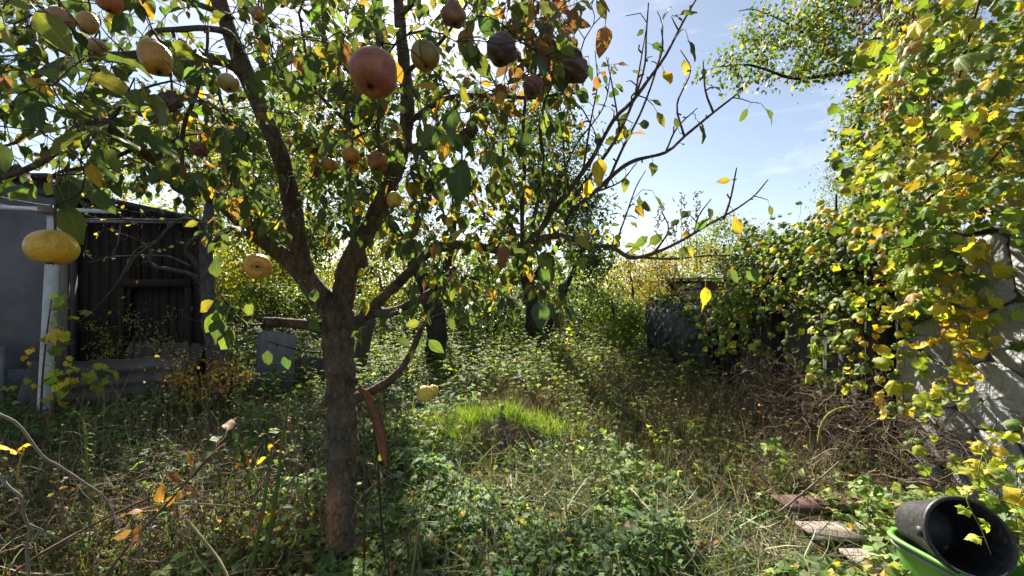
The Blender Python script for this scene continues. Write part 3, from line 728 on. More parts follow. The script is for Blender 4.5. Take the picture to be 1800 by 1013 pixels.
# ------------------------------------------------------------------ the pear tree
PEAR_PAL = [(5, (0.085, 0.125, 0.042)), (4, (0.058, 0.095, 0.042)), (2.6, (0.135, 0.175, 0.045)), (1.5, (0.28, 0.26, 0.05)), (0.7, (0.44, 0.27, 0.045)), (0.7, (0.22, 0.125, 0.06))]
PEAR_PAL_RED = [(3, (0.20, 0.10, 0.07)), (2, (0.13, 0.09, 0.07)), (2, (0.10, 0.12, 0.05)), (1, (0.26, 0.15, 0.05))]
FRUIT = [  # photo pixel, distance, width px, shape: (rx, rz, neck), colours, wrinkle, axis, label
 (92, 436, .76, 66, 1.06, .95, .18, (.52, .285, .022), (.57, .34, .032), .008, (.05, .1, 1), 'large plump yellow pear hanging in front of the white pole'),
 (273, 103, .95, 54, .88, 1.15, .7, (.42, .20, .03), (.30, .16, .03), .03, (-.35, .1, 1), 'orange tan pear-shaped fruit under the upper branches, left of the forked leader'),
 (401, 146, 1.25, 34, 1.0, .9, .3, (.34, .25, .11), (.40, .29, .10), .02, (-.3, .2, 1), 'pale tan pear just left of the thick leader branch'),
 (658, 130, .66, 80, 1.02, 1.0, .1, (.21, .05, .022), (.31, .115, .04), .015, (.05, .55, 1), 'biggest fruit, round russet red pear hanging near the top centre'),
 (748, 98, .90, 51, 1.0, 1.02, .08, (.20, .16, .03), (.27, .18, .035), .02, (-.1, .3, 1), 'round olive green pear right of the big russet one'),
 (881, 88, .95, 52, 1.0, 1.0, .15, (.035, .020, .018), (.07, .04, .032), .07, (.1, .1, 1), 'black shrivelled round fruit above the centre right leaves'),
 (1011, 125, 1.05, 42, 1.1, .85, .1, (.03, .02, .015), (.10, .06, .035), .10, (.4, .2, 1), 'dark rotten split fruit at the right edge of the crown against the sky'),
 (938, 153, 1.0, 40, 1.0, .85, .2, (.26, .07, .05), (.10, .07, .055), .09, (.2, .3, 1), 'rotting red and grey fruit between the two black ones'),
 (617, 275, 1.15, 32, 1.0, .95, .1, (.40, .16, .025), (.28, .11, .02), .03, (.05, .4, 1), 'small orange brown pear with another brown one close on its right'),
 (664, 284, 1.15, 32, 1.0, 1.0, .15, (.22, .085, .02), (.36, .17, .03), .15, (.1, .1, 1), 'small wrinkled brown pear beside the smooth orange one'),
 (582, 290, 1.35, 26, 1.0, .85, .1, (.36, .19, .03), (.25, .12, .025), .06, (.1, .1, 1), 'little ochre pear touching the leaf left of the orange brown pair'),
 (693, 351, 1.4, 27, .95, 1.08, .2, (.62, .43, .05), (.56, .40, .05), .01, (0, .1, 1), 'small bright yellow pear against the right leader branch'),
 (453, 468, 1.2, 43, 1.02, .85, .05, (.50, .22, .03), (.56, .29, .04), .015, (-.50, .85, .12), 'orange pear showing its dark eye, below the left limb'),
 (747, 693, 1.75, 28, 1.0, 1.04, .15, (.58, .42, .06), (.62, .46, .08), .02, (.1, .1, 1), 'small pale yellow pear hanging low over the weeds'),
 (761, 687, 1.80, 20, 1.0, 1.0, .15, (.50, .36, .05), (.56, .42, .08), .02, (.1, .1, 1), 'tiny yellow pear half hidden behind the low hanging one'),
 (107, 33, .95, 36, 1.0, 1.0, .2, (.30, .15, .06), (.22, .11, .05), .05, (-.3, .1, 1), 'brownish pear near the upper left corner behind a big pale leaf'),
 (154, 42, 1.1, 34, .9, 1.15, .4, (.42, .20, .045), (.32, .18, .06), .03, (.1, .1, 1), 'orange pear second from the upper left corner'),
 (171, 83, 1.2, 29, 1.0, .95, .2, (.36, .24, .10), (.28, .18, .08), .03, (.2, .1, 1), 'beige pear below the orange one in the upper left'),
 (299, 178, 1.0, 34, 1.0, .95, .1, (.05, .028, .022), (.10, .05, .035), .16, (.1, .1, 1), 'dark brown rotten pear left of the leader under the tan pear'),
 (350, 263, 1.3, 26, 1.0, .95, .1, (.20, .05, .03), (.14, .05, .03), .10, (.1, .1, 1), 'small dark red pear low in the left leaves'),
 (798, 27, 1.15, 44, 1.0, 1.0, .1, (.26, .11, .04), (.16, .07, .03), .08, (-.1, .2, 1), 'russet brown pear near the top edge right of the olive one'),
 (192, 2, 1.0, 40, 1.0, 1.0, .1, (.34, .10, .04), (.34, .18, .04), .04, (-.1, .1, 1), 'red flushed pear cut by the top edge'),
 (455, 26, 1.3, 24, 1.0, 1.0, .1, (.40, .19, .05), (.30, .14, .04), .04, (-.1, .1, 1), 'tiny orange pear right of the leader near the top'),
 (828, 229, 1.25, 24, 1.0, 1.1, .3, (.05, .022, .02), (.10, .045, .03), .12, (-.1, .1, 1), 'small dried brown fruit in the middle of the crown'),
 (110, 412, .72, 12, 1, 1, 0, (0, 0, 0), (0, 0, 0), 0, (0, 0, 1), None),
]
FRUIT = FRUIT[:-1]
pear_skel = Skel()
def pear_tree():
    T = P(597, 1013, 2.15); base = np.array([T[0], T[1], float(gh(T[0], T[1]))])
    root = thing('pear_tree', 'old pear tree with forked spotted trunk and autumn leaves', 'tree', tuple(base))
    S = pear_skel
    def main(pts, w0, w1, name='branch', k=10, rough=.035, power=1.0, step=.03):
        q = catmull([P(*p) for p in pts], step)
        r0, r1 = w0 / 2 / FPX * pts[0][2], w1 / 2 / FPX * pts[-1][2]
        S.add(q, r0, r1, True, power); r = S.paths[-1][1]
        b = MB(); n = len(q)
        rr = r * (1 + .05 * np.sin(np.arange(n) * .55 + w0) + .04 * np.sin(np.arange(n) * 1.37))
        if name == 'trunk':
            u = np.linspace(0, 1, n); rr = rr * (1 + .35 * np.exp(-u * n * .03 / .10)) * (1 + .10 * np.exp(-((u - .92) / .05) ** 2))
        b.tube(q, rr, k, cap=True, rough=.010 if name == 'trunk' else rough * .7, lump=.028 if name == 'trunk' else .02); o = b.build(name, M_bark, root)
        if name == 'trunk':                                 # dappled sunlight and reddish peeling, painted as a lighter patch on the lower bark
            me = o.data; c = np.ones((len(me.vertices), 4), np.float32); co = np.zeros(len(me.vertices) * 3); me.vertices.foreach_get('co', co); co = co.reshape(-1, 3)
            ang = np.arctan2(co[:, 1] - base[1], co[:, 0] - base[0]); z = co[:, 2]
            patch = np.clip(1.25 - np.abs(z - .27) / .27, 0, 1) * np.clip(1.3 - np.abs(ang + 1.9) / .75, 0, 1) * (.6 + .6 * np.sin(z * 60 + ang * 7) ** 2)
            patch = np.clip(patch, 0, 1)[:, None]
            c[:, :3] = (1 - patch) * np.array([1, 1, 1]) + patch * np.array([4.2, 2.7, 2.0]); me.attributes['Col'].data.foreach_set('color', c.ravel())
        return q
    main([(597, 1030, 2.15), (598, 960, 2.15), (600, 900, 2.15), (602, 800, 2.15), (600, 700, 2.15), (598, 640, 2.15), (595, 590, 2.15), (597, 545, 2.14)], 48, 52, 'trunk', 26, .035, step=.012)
    # scars and knots are raised bark collars
    for (x, y, sx) in ((583, 725, 15), (619, 672, 12), (612, 818, 10), (590, 640, 9), (608, 775, 8), (592, 848, 9)):
        c = P(x, y, 2.15 - .06); b = MB(); th = np.linspace(0, 2 * np.pi, 13)
        R = sx / FPX * 2.0 * .5
        pts = np.stack([c[0] + R * np.cos(th), np.full(13, c[1]) + .012 * np.abs(np.cos(th)), c[2] + R * .9 * np.sin(th)], -1)
        b.tube(pts, .009, 6, (.8, .8, .8), cap=False, rough=.15); b.build('bark_knot', M_bark, root)
    # left fork and its leader
    main([(592, 565, 2.14), (570, 530, 2.12), (545, 497, 2.08), (528, 470, 2.05)], 42, 33)
    LEADERS = []
    LEADERS.append(main([(534, 480, 2.06), (525, 430, 2.03), (514, 370, 2.0), (500, 295, 1.95), (473, 228, 1.90), (440, 148, 1.83), (412, 80, 1.77), (388, 10, 1.72), (368, -70, 1.66), (355, -160, 1.6)], 33, 24))
    main([(420, 128, 1.80), (408, 60, 1.86), (390, 0, 1.92), (350, -60, 1.95)], 17, 12)
    main([(556, 510, 2.10), (515, 465, 2.02), (470, 428, 1.92), (425, 388, 1.80), (380, 350, 1.66), (335, 322, 1.5), (268, 275, 1.28), (205, 238, 1.08), (183, 216, 1.0), (150, 216, .94), (112, 250, .90), (68, 288, .90), (-20, 322, .92)], 31, 6)
    # right leader
    LEADERS.append(main([(600, 575, 2.14), (604, 520, 2.13), (612, 470, 2.1), (630, 430, 2.06), (652, 395, 2.02), (676, 345, 1.98), (698, 290, 1.94), (712, 240, 1.9), (716, 170, 1.84), (708, 90, 1.78), (700, 0, 1.72), (696, -90, 1.66)], 40, 14))
    main([(706, 262, 1.92), (740, 258, 1.86), (795, 256, 1.80)], 15, 14)           # pruned stub
    main([(640, 470, 2.1), (617, 330, 2.15), (612, 250, 2.2), (606, 180, 2.2), (590, 110, 2.2), (560, 40, 2.2), (545, -60, 2.2)], 16, 9)
    # low limbs to the right
    main([(600, 595, 2.12), (625, 567, 2.06), (650, 552, 2.0), (690, 548, 1.93), (722, 536, 1.88), (745, 522, 1.84), (775, 500, 1.78), (800, 470, 1.72)], 24, 9)
    main([(640, 556, 2.02), (668, 528, 1.93), (700, 498, 1.85), (728, 470, 1.78), (752, 446, 1.72), (785, 433, 1.66), (830, 431, 1.6), (872, 440, 1.55), (908, 438, 1.52), (940, 415, 1.5), (962, 385, 1.47), (975, 345, 1.45), (985, 300, 1.42)], 20, 9)
    main([(640, 694, 2.12), (672, 678, 2.05), (700, 655, 1.98), (722, 622, 1.92), (735, 590, 1.87), (752, 560, 1.82)], 17, 8)
    main([(606, 706, 2.12), (625, 700, 2.12), (645, 692, 2.11)], 24, 17)
    main([(585, 585, 2.12), (545, 572, 2.06), (505, 568, 2.0), (463, 566, 1.95)], 20, 17)      # sawn stub to the left
    main([(463, 570, 1.95), (440, 571, 1.88), (420, 560, 1.82), (402, 538, 1.75), (388, 520, 1.7), (380, 508, 1.66)], 5, 2.5, k=6)
    main([(565, 620, 2.06), (540, 618, 2.0), (510, 612, 1.9), (470, 600, 1.85)], 4, 2, k=5)
    main([(575, 525, 2.08), (555, 545, 1.98), (530, 555, 1.9)], 5, 2, k=5)
    # long shoots reaching right over the sky
    main([(930, 425, 1.5), (985, 415, 1.5), (1040, 432, 1.5), (1075, 434, 1.5), (1108, 453, 1.5), (1150, 445, 1.5), (1200, 422, 1.52), (1250, 392, 1.54), (1290, 370, 1.56), (1325, 345, 1.58), (1350, 316, 1.6)], 12, 2, power=.7)
    main([(1120, 452, 1.5), (1180, 455, 1.52), (1240, 450, 1.55), (1300, 449, 1.58)], 5, 2, k=6)
    main([(960, 385, 1.47), (1000, 335, 1.42), (1040, 280, 1.37), (1078, 212, 1.32), (1110, 180, 1.3), (1140, 140, 1.28), (1170, 98, 1.26), (1200, 40, 1.24), (1226, -5, 1.22)], 10, 3)
    for sh in ([(1090, 230, 1.35), (1078, 160, 1.34), (1066, 100, 1.33)], [(1025, 300, 1.38), (1038, 215, 1.36), (1050, 150, 1.34), (1046, 90, 1.33)], [(1115, 178, 1.3), (1126, 110, 1.29), (1137, 45, 1.28)], [(1203, 240, 1.4), (1190, 185, 1.4), (1214, 125, 1.4), (1196, 88, 1.4)], [(1254, 198, 1.38), (1240, 160, 1.38), (1236, 108, 1.38)],
               [(1170, 268, 1.42), (1190, 225, 1.42), (1226, 190, 1.42)], [(1000, 335, 1.42), (990, 250, 1.4), (1003, 170, 1.38), (1020, 100, 1.36)], [(975, 345, 1.45), (1010, 260, 1.44), (1060, 190, 1.42), (1075, 120, 1.4)], [(1150, 130, 1.28), (1165, 85, 1.28), (1162, 50, 1.28)], [(1040, 340, 1.46), (1090, 320, 1.46), (1120, 285, 1.46)], [(1220, 412, 1.52), (1228, 380, 1.52), (1250, 350, 1.52)], [(1150, 445, 1.5), (1175, 405, 1.5), (1165, 375, 1.5)]):
        main(sh, 4.5, 1.6, k=5)
    main([(1000, 375, 1.5), (1050, 333, 1.47), (1105, 287, 1.45), (1170, 268, 1.42), (1203, 240, 1.4), (1254, 198, 1.38), (1297, 164, 1.36), (1318, 140, 1.35)], 9, 2.5)
    main([(1010, 345, 1.44), (1050, 292, 1.4), (1090, 230, 1.37), (1130, 130, 1.33), (1136, 60, 1.3), (1140, 5, 1.28)], 8, 2, k=6)
    main([(1064, 330, 1.42), (1095, 260, 1.4), (1130, 190, 1.38), (1160, 100, 1.36), (1165, 48, 1.35)], 6, 2.5, k=6)
    main([(1272, 386, 1.55), (1284, 350, 1.55), (1295, 295, 1.54)], 5, 2, k=5)
    main([(1080, 436, 1.5), (1100, 380, 1.48), (1118, 330, 1.46), (1135, 300, 1.45)], 4, 1.5, k=5)
    main([(918, 432, 1.5), (918, 360, 1.5), (922, 290, 1.48), (920, 210, 1.46), (930, 120, 1.44), (905, 0, 1.4)], 9, 3, k=6)
    main([(935, 400, 1.5), (955, 300, 1.46), (950, 215, 1.42), (975, 110, 1.38), (960, 40, 1.35), (990, -20, 1.3)], 8, 3, k=6)
    # upper left network
    main([(436, 135, 1.82), (396, 110, 1.72), (340, 98, 1.6), (290, 95, 1.5), (225, 97, 1.38), (168, 101, 1.26), (110, 110, 1.12), (66, 133, 1.02), (20, 190, .95)], 17, 6)
    main([(425, 95, 1.78), (403, 60, 1.66), (360, 50, 1.55), (319, 52, 1.45), (266, 57, 1.32), (252, 90, 1.28), (228, 128, 1.22), (200, 150, 1.15)], 12, 4)
    main([(190, 100, 1.32), (130, 98, 1.2), (80, 75, 1.08), (10, 55, .98), (-40, 40, .95)], 8, 4)
    main([(408, 30, 1.74), (340, 5, 1.5), (270, -20, 1.3), (190, -30, 1.15), (100, -30, 1.0)], 10, 4)
    main([(320, 320, 1.46), (322, 230, 1.4), (345, 165, 1.38), (362, 100, 1.4), (366, 50, 1.44)], 8, 4)
    main([(366, 100, 1.5), (392, 190, 1.5), (410, 270, 1.55), (405, 320, 1.6)], 6, 3, k=6)
    main([(240, 260, 1.2), (170, 290, 1.1), (100, 305, 1.0), (98, 355, .80)], 7, 3.5, k=6)
    main([(120, 108, 1.14), (60, 175, 1.0), (40, 240, .9), (0, 260, .85)], 8, 5)
    main([(700, 30, 1.74), (760, -20, 1.6), (840, -40, 1.45), (900, -60, 1.3)], 10, 5)
    main([(710, 130, 1.8), (760, 90, 1.65), (800, 40, 1.5), (830, -10, 1.4)], 8, 4)
    main([(700, 285, 1.94), (630, 230, 1.75), (560, 165, 1.65), (540, 100, 1.58), (525, 20, 1.5)], 9, 4)
    main([(712, 220, 1.88), (780, 175, 1.7), (850, 168, 1.5), (930, 172, 1.35), (990, 165, 1.25)], 11, 5)
    main([(555, 165, 1.65), (500, 130, 1.5), (480, 100, 1.42)], 5, 3, k=6)
    main([(680, 340, 1.95), (665, 240, 1.6), (678, 120, 1.0), (662, 60, .72)], 6, 4, k=6)
    # stalks that carry the fruit
    ftops = []
    for f in FRUIT:
        c = P(f[0], f[1], f[2]); r = f[3] / 2 / FPX * f[2]; ax = nrm(np.array(f[10], float))
        if ax[2] < .5: ax = nrm(ax + np.array([0, -.2, 1.2]))
        ftops.append(c + nrm(ax + np.array([0, 0, .6])) * r * f[5] + np.array([0, 0, .028]))
    S.grow(ftops, .03, .0024, .007, .5, .05)
    # hand-placed conspicuous leaves: base pixel, tip direction in the picture, distance, length px, colour
    H = [(885, 408, 0, 1, .80, 52, (.20, .085, .055)), (790, 165, .1, 1, .80, 74, (.065, .11, .045)), (815, 245, -.1, 1, .85, 92, (.055, .10, .04)), (545, 70, .1, 1, .95, 64, (.06, .10, .03)), (612, 218, .05, 1, .9, 48, (.055, .11, .045)),
         (1052, 258, .05, 1, 1.1, 55, (.50, .36, .04)), (1035, 300, 0, 1, 1.1, 36, (.50, .36, .04)), (1065, 20, -.05, 1, 1.0, 56, (.30, .15, .07)), (945, 500, .1, 1, 1.0, 60, (.055, .10, .05)), (945, 455, .35, .9, 1.0, 42, (.07, .12, .05)),
         (104, 322, .32, 1, .80, 84, (.12, .15, .03)), (122, 286, .1, 1, .82, 70, (.05, .08, .03)), (150, 310, .5, .9, .75, 56, (.07, .11, .045)), (150, 265, .3, .9, .72, 50, (.40, .28, .03)), (1320, 180, -.4, .7, 1.35, 30, (.09, .12, .03)), (1335, 182, .8, .8, 1.35, 36, (.08, .12, .03)),
         (35, -15, .6, .8, .70, 92, (.16, .18, .04)), (5, 15, .1, 1, .68, 60, (.20, .22, .07)), (240, 0, -.4, .9, .9, 58, (.05, .08, .03)), (1240, 487, 0, 1, 1.5, 44, (.34, .30, .04)), (1275, 460, .5, .7, 1.5, 36, (.08, .13, .05)), (1300, 462, .7, .6, 1.5, 40, (.09, .15, .05)),
         (1295, 315, -1, .1, 1.54, 26, (.36, .28, .05)), (1285, 365, .3, .9, 1.54, 40, (.34, .25, .04)), (1195, 235, -.3, -.9, 1.4, 22, (.09, .13, .04)), (1148, 185, .4, .9, 1.3, 34, (.22, .20, .05)), (1100, 300, 0, 1, 1.45, 30, (.16, .19, .05)), (1350, 352, .2, .8, 1.55, 22, (.12, .12, .04)),
         (1150, 405, -.7, .6, 1.5, 36, (.10, .15, .04)), (1090, 405, -.3, .9, 1.5, 34, (.09, .13, .05)), (1120, 385, .2, -.9, 1.5, 34, (.08, .12, .05)), (1190, 395, .5, -.6, 1.5, 34, (.10, .13, .04)), (1130, 440, .7, -.6, 1.5, 36, (.12, .15, .04)), (1205, 420, -.2, .9, 1.5, 30, (.10, .13, .05)), (1145, 335, .5, .8, 1.46, 30, (.08, .11, .04)), (1112, 350, .9, .5, 1.47, 30, (.09, .12, .05))]
    for (x, y, w) in ((388, 520, 1), (400, 540, 1), (418, 556, 1), (380, 508, 1), (395, 530, 1), (432, 568, 1), (470, 602, .8), (500, 610, .8), (540, 618, .8), (555, 545, .8), (535, 553, .8), (410, 550, 1), (565, 520, .8), (425, 563, 1), (385, 515, 1), (742, 570, .8), (735, 600, .8), (728, 615, .8), (750, 562, .8), (740, 585, .8)):
        a = U(0, 6.28); H.append((x, y, -.5 + .9 * math.cos(a), .2 + .8 * math.sin(a), 1.72 if w == 1 else 1.88, U(36, 54) * w, pick(PEAR_PAL[:4], 1)[0]))
    # leafy shoots
    reg = [(430, 60, 780, 420, 1.3, 2.5, 230), (150, 150, 450, 330, 1.2, 2.3, 60), (760, 300, 1000, 520, 1.5, 2.3, 60), (-60, -60, 450, 320, .95, 2.5, 380), (-40, 30, 260, 250, .62, 1.0, 24), (430, -60, 1010, 170, .85, 2.4, 310), (520, 150, 1000, 330, 1.05, 2.4, 240), (600, 300, 1000, 430, 1.2, 2.3, 120),
           (720, 400, 1000, 545, 1.25, 1.9, 70), (1000, 330, 1110, 455, 1.35, 1.7, 22), (330, 290, 590, 420, 1.3, 2.2, 40), (900, -40, 1050, 150, .95, 1.3, 40), (730, 150, 900, 300, .85, 1.1, 12), (250, 220, 420, 340, 1.1, 1.9, 34), (620, 470, 830, 580, 1.7, 2.0, 16), (1030, 395, 1230, 450, 1.45, 1.6, 7)]
    tg = []
    for (x0, y0, x1, y1, a, b, n) in reg:
        for _ in range(n):
            q = P(U(x0, x1), U(y0, y1), U(a, b))
            if np.linalg.norm(q - np.array([0, 0, CAMH])) > .55: tg.append(q)
    for pts, r, mn in list(S.paths):                     # short spurs on the bare shoots over the sky
        if mn and r[0] < .016:
            for i in range(5, len(pts), 2):
                X = CX + pts[i][0] / pts[i][1] * FPX
                if X > 1010 and U(0, 1) < .30: tg.append(pts[i] + nrm(rand_unit(1)[0] + np.array([0, 0, .35])) * U(.015, .085))
    S.grow([P(h[0], h[1], h[4]) for h in H], .03, .0013, .008, .3, .10)
    ends = S.grow(tg, .04, .0012, .011, .35, .10)
    S.grow([P(U(-40, 1010), U(-40, 330), U(.9, 2.2)) for _ in range(150)], .04, .0011, .008, .3, .14)      # leafless twigs
    wood('twigs', [p for p in S.paths if not p[2]], M_twig, root, 5, (1, 1, 1)).__setitem__('kind', 'stuff')
    # knobbly fruit spurs on the long shoots
    b = MB()
    for pts, r, mn in S.paths:
        if not mn or r[0] > .02: continue
        for i in range(3, len(pts) - 1, 3):
            if U(0, 1) < .55:
                d = nrm(rand_unit(1)[0] + np.array([0, -.2, .5])); l = U(.008, .03)
                b.tube([pts[i], pts[i] + d * l * .6, pts[i] + nrm(d + rng.normal(0, .3, 3)) * l], [.003, .0025, .0032], 5, (.8, .75, .7), rough=.1)
    b.build('fruit_spurs', M_twig, root)['kind'] = 'stuff'
    # leaves
    pos, d, pal_red = [], [], []
    for t, dr, pts in ends:
        n = int(rng.integers(2, 8)) if CX + t[0] / t[1] * FPX < 1010 else int(rng.integers(0, 3))
        for k in range(n):
            s = pts[-1] if k < n * .65 else pts[int(rng.integers(max(1, len(pts) // 3), len(pts)))]
            pos.append(s); d.append(dr * .5); 
    for pts, r, mn in S.paths:                          # leaves straight on thin shoots
        if mn and r[0] < .013:
            for i in range(4, len(pts)):
                xs = pts[i]; X = CX + xs[0] / xs[1] * FPX
                pr = .10 if X > 1000 else .30
                if r[i] < .0028: pr *= 2.0
                if U(0, 1) < pr: pos.append(xs); d.append(S.d[0] * 0)
    pos = np.array(pos); d = np.array(d); n = len(pos)
    dirs = leaf_dirs(n, d + 1e-6, .55, .75); nor = nrm(rng.normal(0, .55, (n, 3)) + np.array([0, -.15, 1.0]))
    scl = np.clip(rng.normal(.047, .011, n), .024, .072)
    colr = pick(PEAR_PAL, n)
    X = CX + pos[:, 0] / pos[:, 1] * FPX; Yp = CY - (pos[:, 2] - CAMH) / pos[:, 1] * FPX
    red = (X > 880) & (X < 1070) & (Yp < 150) & (rng.random(n) < .7); colr[red] = pick(PEAR_PAL_RED, int(red.sum()))
    hp, hd, hn, hs, hc = [], [], [], [], []
    for (x, y, dx, dy, Y, lpx, c) in H:
        hp.append(P(x, y, Y)); hd.append(nrm(np.array([dx, U(-.15, .15), -dy]))); hn.append(nrm(np.array([U(-.5, .5), -1 + U(0, .3), U(.1, .6)]))); hs.append(lpx / FPX * Y / 1.1); hc.append(c)
    pos = np.vstack([pos, hp]); dirs = np.vstack([dirs, hd]); nor = np.vstack([nor, hn]); scl = np.concatenate([scl, hs]); colr = np.vstack([colr, hc])
    # no leaf grows pressed against the face of a fruit
    keep = np.ones(len(pos), bool); tip = pos + dirs * scl[:, None] * .9
    for f in FRUIT:
        fx, fy, fY, w = f[:4]
        for q in (pos, tip, (pos + tip) / 2):
            qx = CX + q[:, 0] / q[:, 1] * FPX; qy = CY - (q[:, 2] - CAMH) / q[:, 1] * FPX
            keep &= ~(((qx - fx) ** 2 + (qy - fy) ** 2 < (w * .62) ** 2) & (q[:, 1] < fY + .03))
    for li in LEADERS:
        lx = CX + li[:, 0] / li[:, 1] * FPX; ly = CY - (li[:, 2] - CAMH) / li[:, 1] * FPX
        for q in (pos, tip):
            qx = CX + q[:, 0] / q[:, 1] * FPX; qy = CY - (q[:, 2] - CAMH) / q[:, 1] * FPX
            dd = np.min((qx[:, None] - lx[None]) ** 2 + (qy[:, None] - ly[None]) ** 2, 1)
            keep &= ~((dd < 22 ** 2) & (q[:, 1] < 2.0) & (rng.random(len(q)) < .75))
    pos, dirs, nor, scl, colr = pos[keep], dirs[keep], nor[keep], scl[keep], colr[keep]
    leaves(root, pos, dirs, nor, scl, colr, PEAR_T, M_pear_o, M_pear_a, 300, low=PEAR_L)
    return root

def leaves(root, pos, dirs, nor, scl, colr, temps, mo, ma, keep, name='leaf', rest='foliage', low=None):
    """the KEEP largest in view become leaf objects, the rest one mass"""
    M = axes(dirs, nor); n = len(pos)
    X = CX + pos[:, 0] / pos[:, 1] * FPX; Yp = CY - (pos[:, 2] - CAMH) / pos[:, 1] * FPX
    size = scl / pos[:, 1] * FPX
    size = np.where((X > 5) & (X < 1795) & (Yp > 5) & (Yp < 1005), size, 0)
    order = np.argsort(-size); big = order[:keep]; small = order[keep:]
    mes = []
    for k, t in enumerate(temps):
        me = mesh_data(name, t[0], t[1], None, np.hstack([t[2], np.full((len(t[2]), 1), k * 7.3)])); me.materials.append(mo); mes.append(me)
    for i in big:
        A = Matrix(((M[i] * scl[i]).tolist())).to_4x4(); A.translation = Vector(pos[i])
        inst(name, mes[int(rng.integers(len(mes)))], A, root, colr[i])
    if len(small):
        low = low or temps; kk = rng.integers(len(low), size=len(small)); parts = []
        for k, t in enumerate(low):
            s = small[kk == k]
            if len(s): parts.append(scatter(t, pos[s], M[s], scl[s], colr[s]))
        V, F, C, Lu = merge(parts)
        o = obj(rest, V, F, ma, root, C, Lu); o['kind'] = 'stuff'

PEAR_T = [grid_leaf(.30, 7, .35, .35, .05, .45, .2, .42, seed=1), grid_leaf(.33, 7, .2, .6, .06, .5, -.3, .40, seed=2), grid_leaf(.28, 7, .5, .15, .04, .5, .5, .45, seed=3),
          grid_leaf(.31, 7, .15, -.2, .07, .4, -.5, .44, seed=4), grid_leaf(.25, 7, .7, .8, .06, .45, .8, .42, seed=5), grid_leaf(.35, 7, .1, .3, .05, .5, .1, .45, seed=6)]
PEAR_L = [grid_leaf(.30, 5, .35, .35, .05, .45, .2, .42, seed=1), grid_leaf(.33, 5, .2, .6, .06, .5, -.3, .40, seed=2), grid_leaf(.27, 5, .5, .15, .04, .5, .5, .45, seed=3), grid_leaf(.29, 5, .6, .7, .06, .45, .7, .43, seed=5)]
pear = pear_tree()

# ------------------------------------------------------------------ pears: each a thing of its own
def pear_mat(k, c1, c2):
    m = NT('pear skin %d' % k); tc = m.n('ShaderNodeTexCoord')
    n1 = m.noise(14, 5, tc.outputs['Object'], .6); n2 = m.noise(300, 2, tc.outputs['Object']); n3 = m.noise(45, 5, tc.outputs['Object'], .7, .5)
    c = m.ramp(n1.outputs['Fac'], [(.42, c1), (.58, c2)])
    n6 = m.noise(26, 6, tc.outputs['Object'], .75, 1.0); c = m.mix(m.ramp(n6.outputs['Fac'], [(.50, (0,) * 3), (.72, (.7,) * 3)]), c, m.mix(1.0, c, (.42, .34, .30), 'MULTIPLY'))
    c = m.mix(m.ramp(n2.outputs['Fac'], [(.60, (0,) * 3), (.68, (.55,) * 3)]), c, m.mix(1.0, c, (.35, .28, .25), 'MULTIPLY'))
    c = m.mix(m.ramp(n3.outputs['Fac'], [(.52, (0,) * 3), (.66, (.75,) * 3)]), c, m.mix(.6, c, (.11, .055, .02)))
    n5 = m.noise(170, 3, tc.outputs['Object'], .7); c = m.mix(m.ramp(n5.outputs['Fac'], [(.58, (0,) * 3), (.68, (.3,) * 3)]), c, m.mix(.4, c, (.50, .34, .12)))
    bs = m.n('ShaderNodeBsdfPrincipled', Roughness=.36); bs.inputs['Specular IOR Level'].default_value = .45; m.l(c, bs.inputs['Base Color'])
    bs.inputs['Subsurface Weight'].default_value = .05; bs.inputs['Subsurface Radius'].default_value = (.012, .006, .002); bs.inputs['Subsurface Scale'].default_value = .5
    bp = m.n('ShaderNodeBump', Strength=.5, Distance=.006); m.l(n3.outputs['Fac'], bp.inputs['Height']); m.l(bp.outputs[0], bs.inputs['Normal'])
    m.l(bs.outputs[0], m.out.inputs['Surface']); return m.m
M_stalk = rough_mat('pear stalk', (.05, .03, .02), (.13, .09, .05), 30)
M_calyx = rough_mat('dry calyx', (.012, .008, .006), (.04, .025, .018), 30)
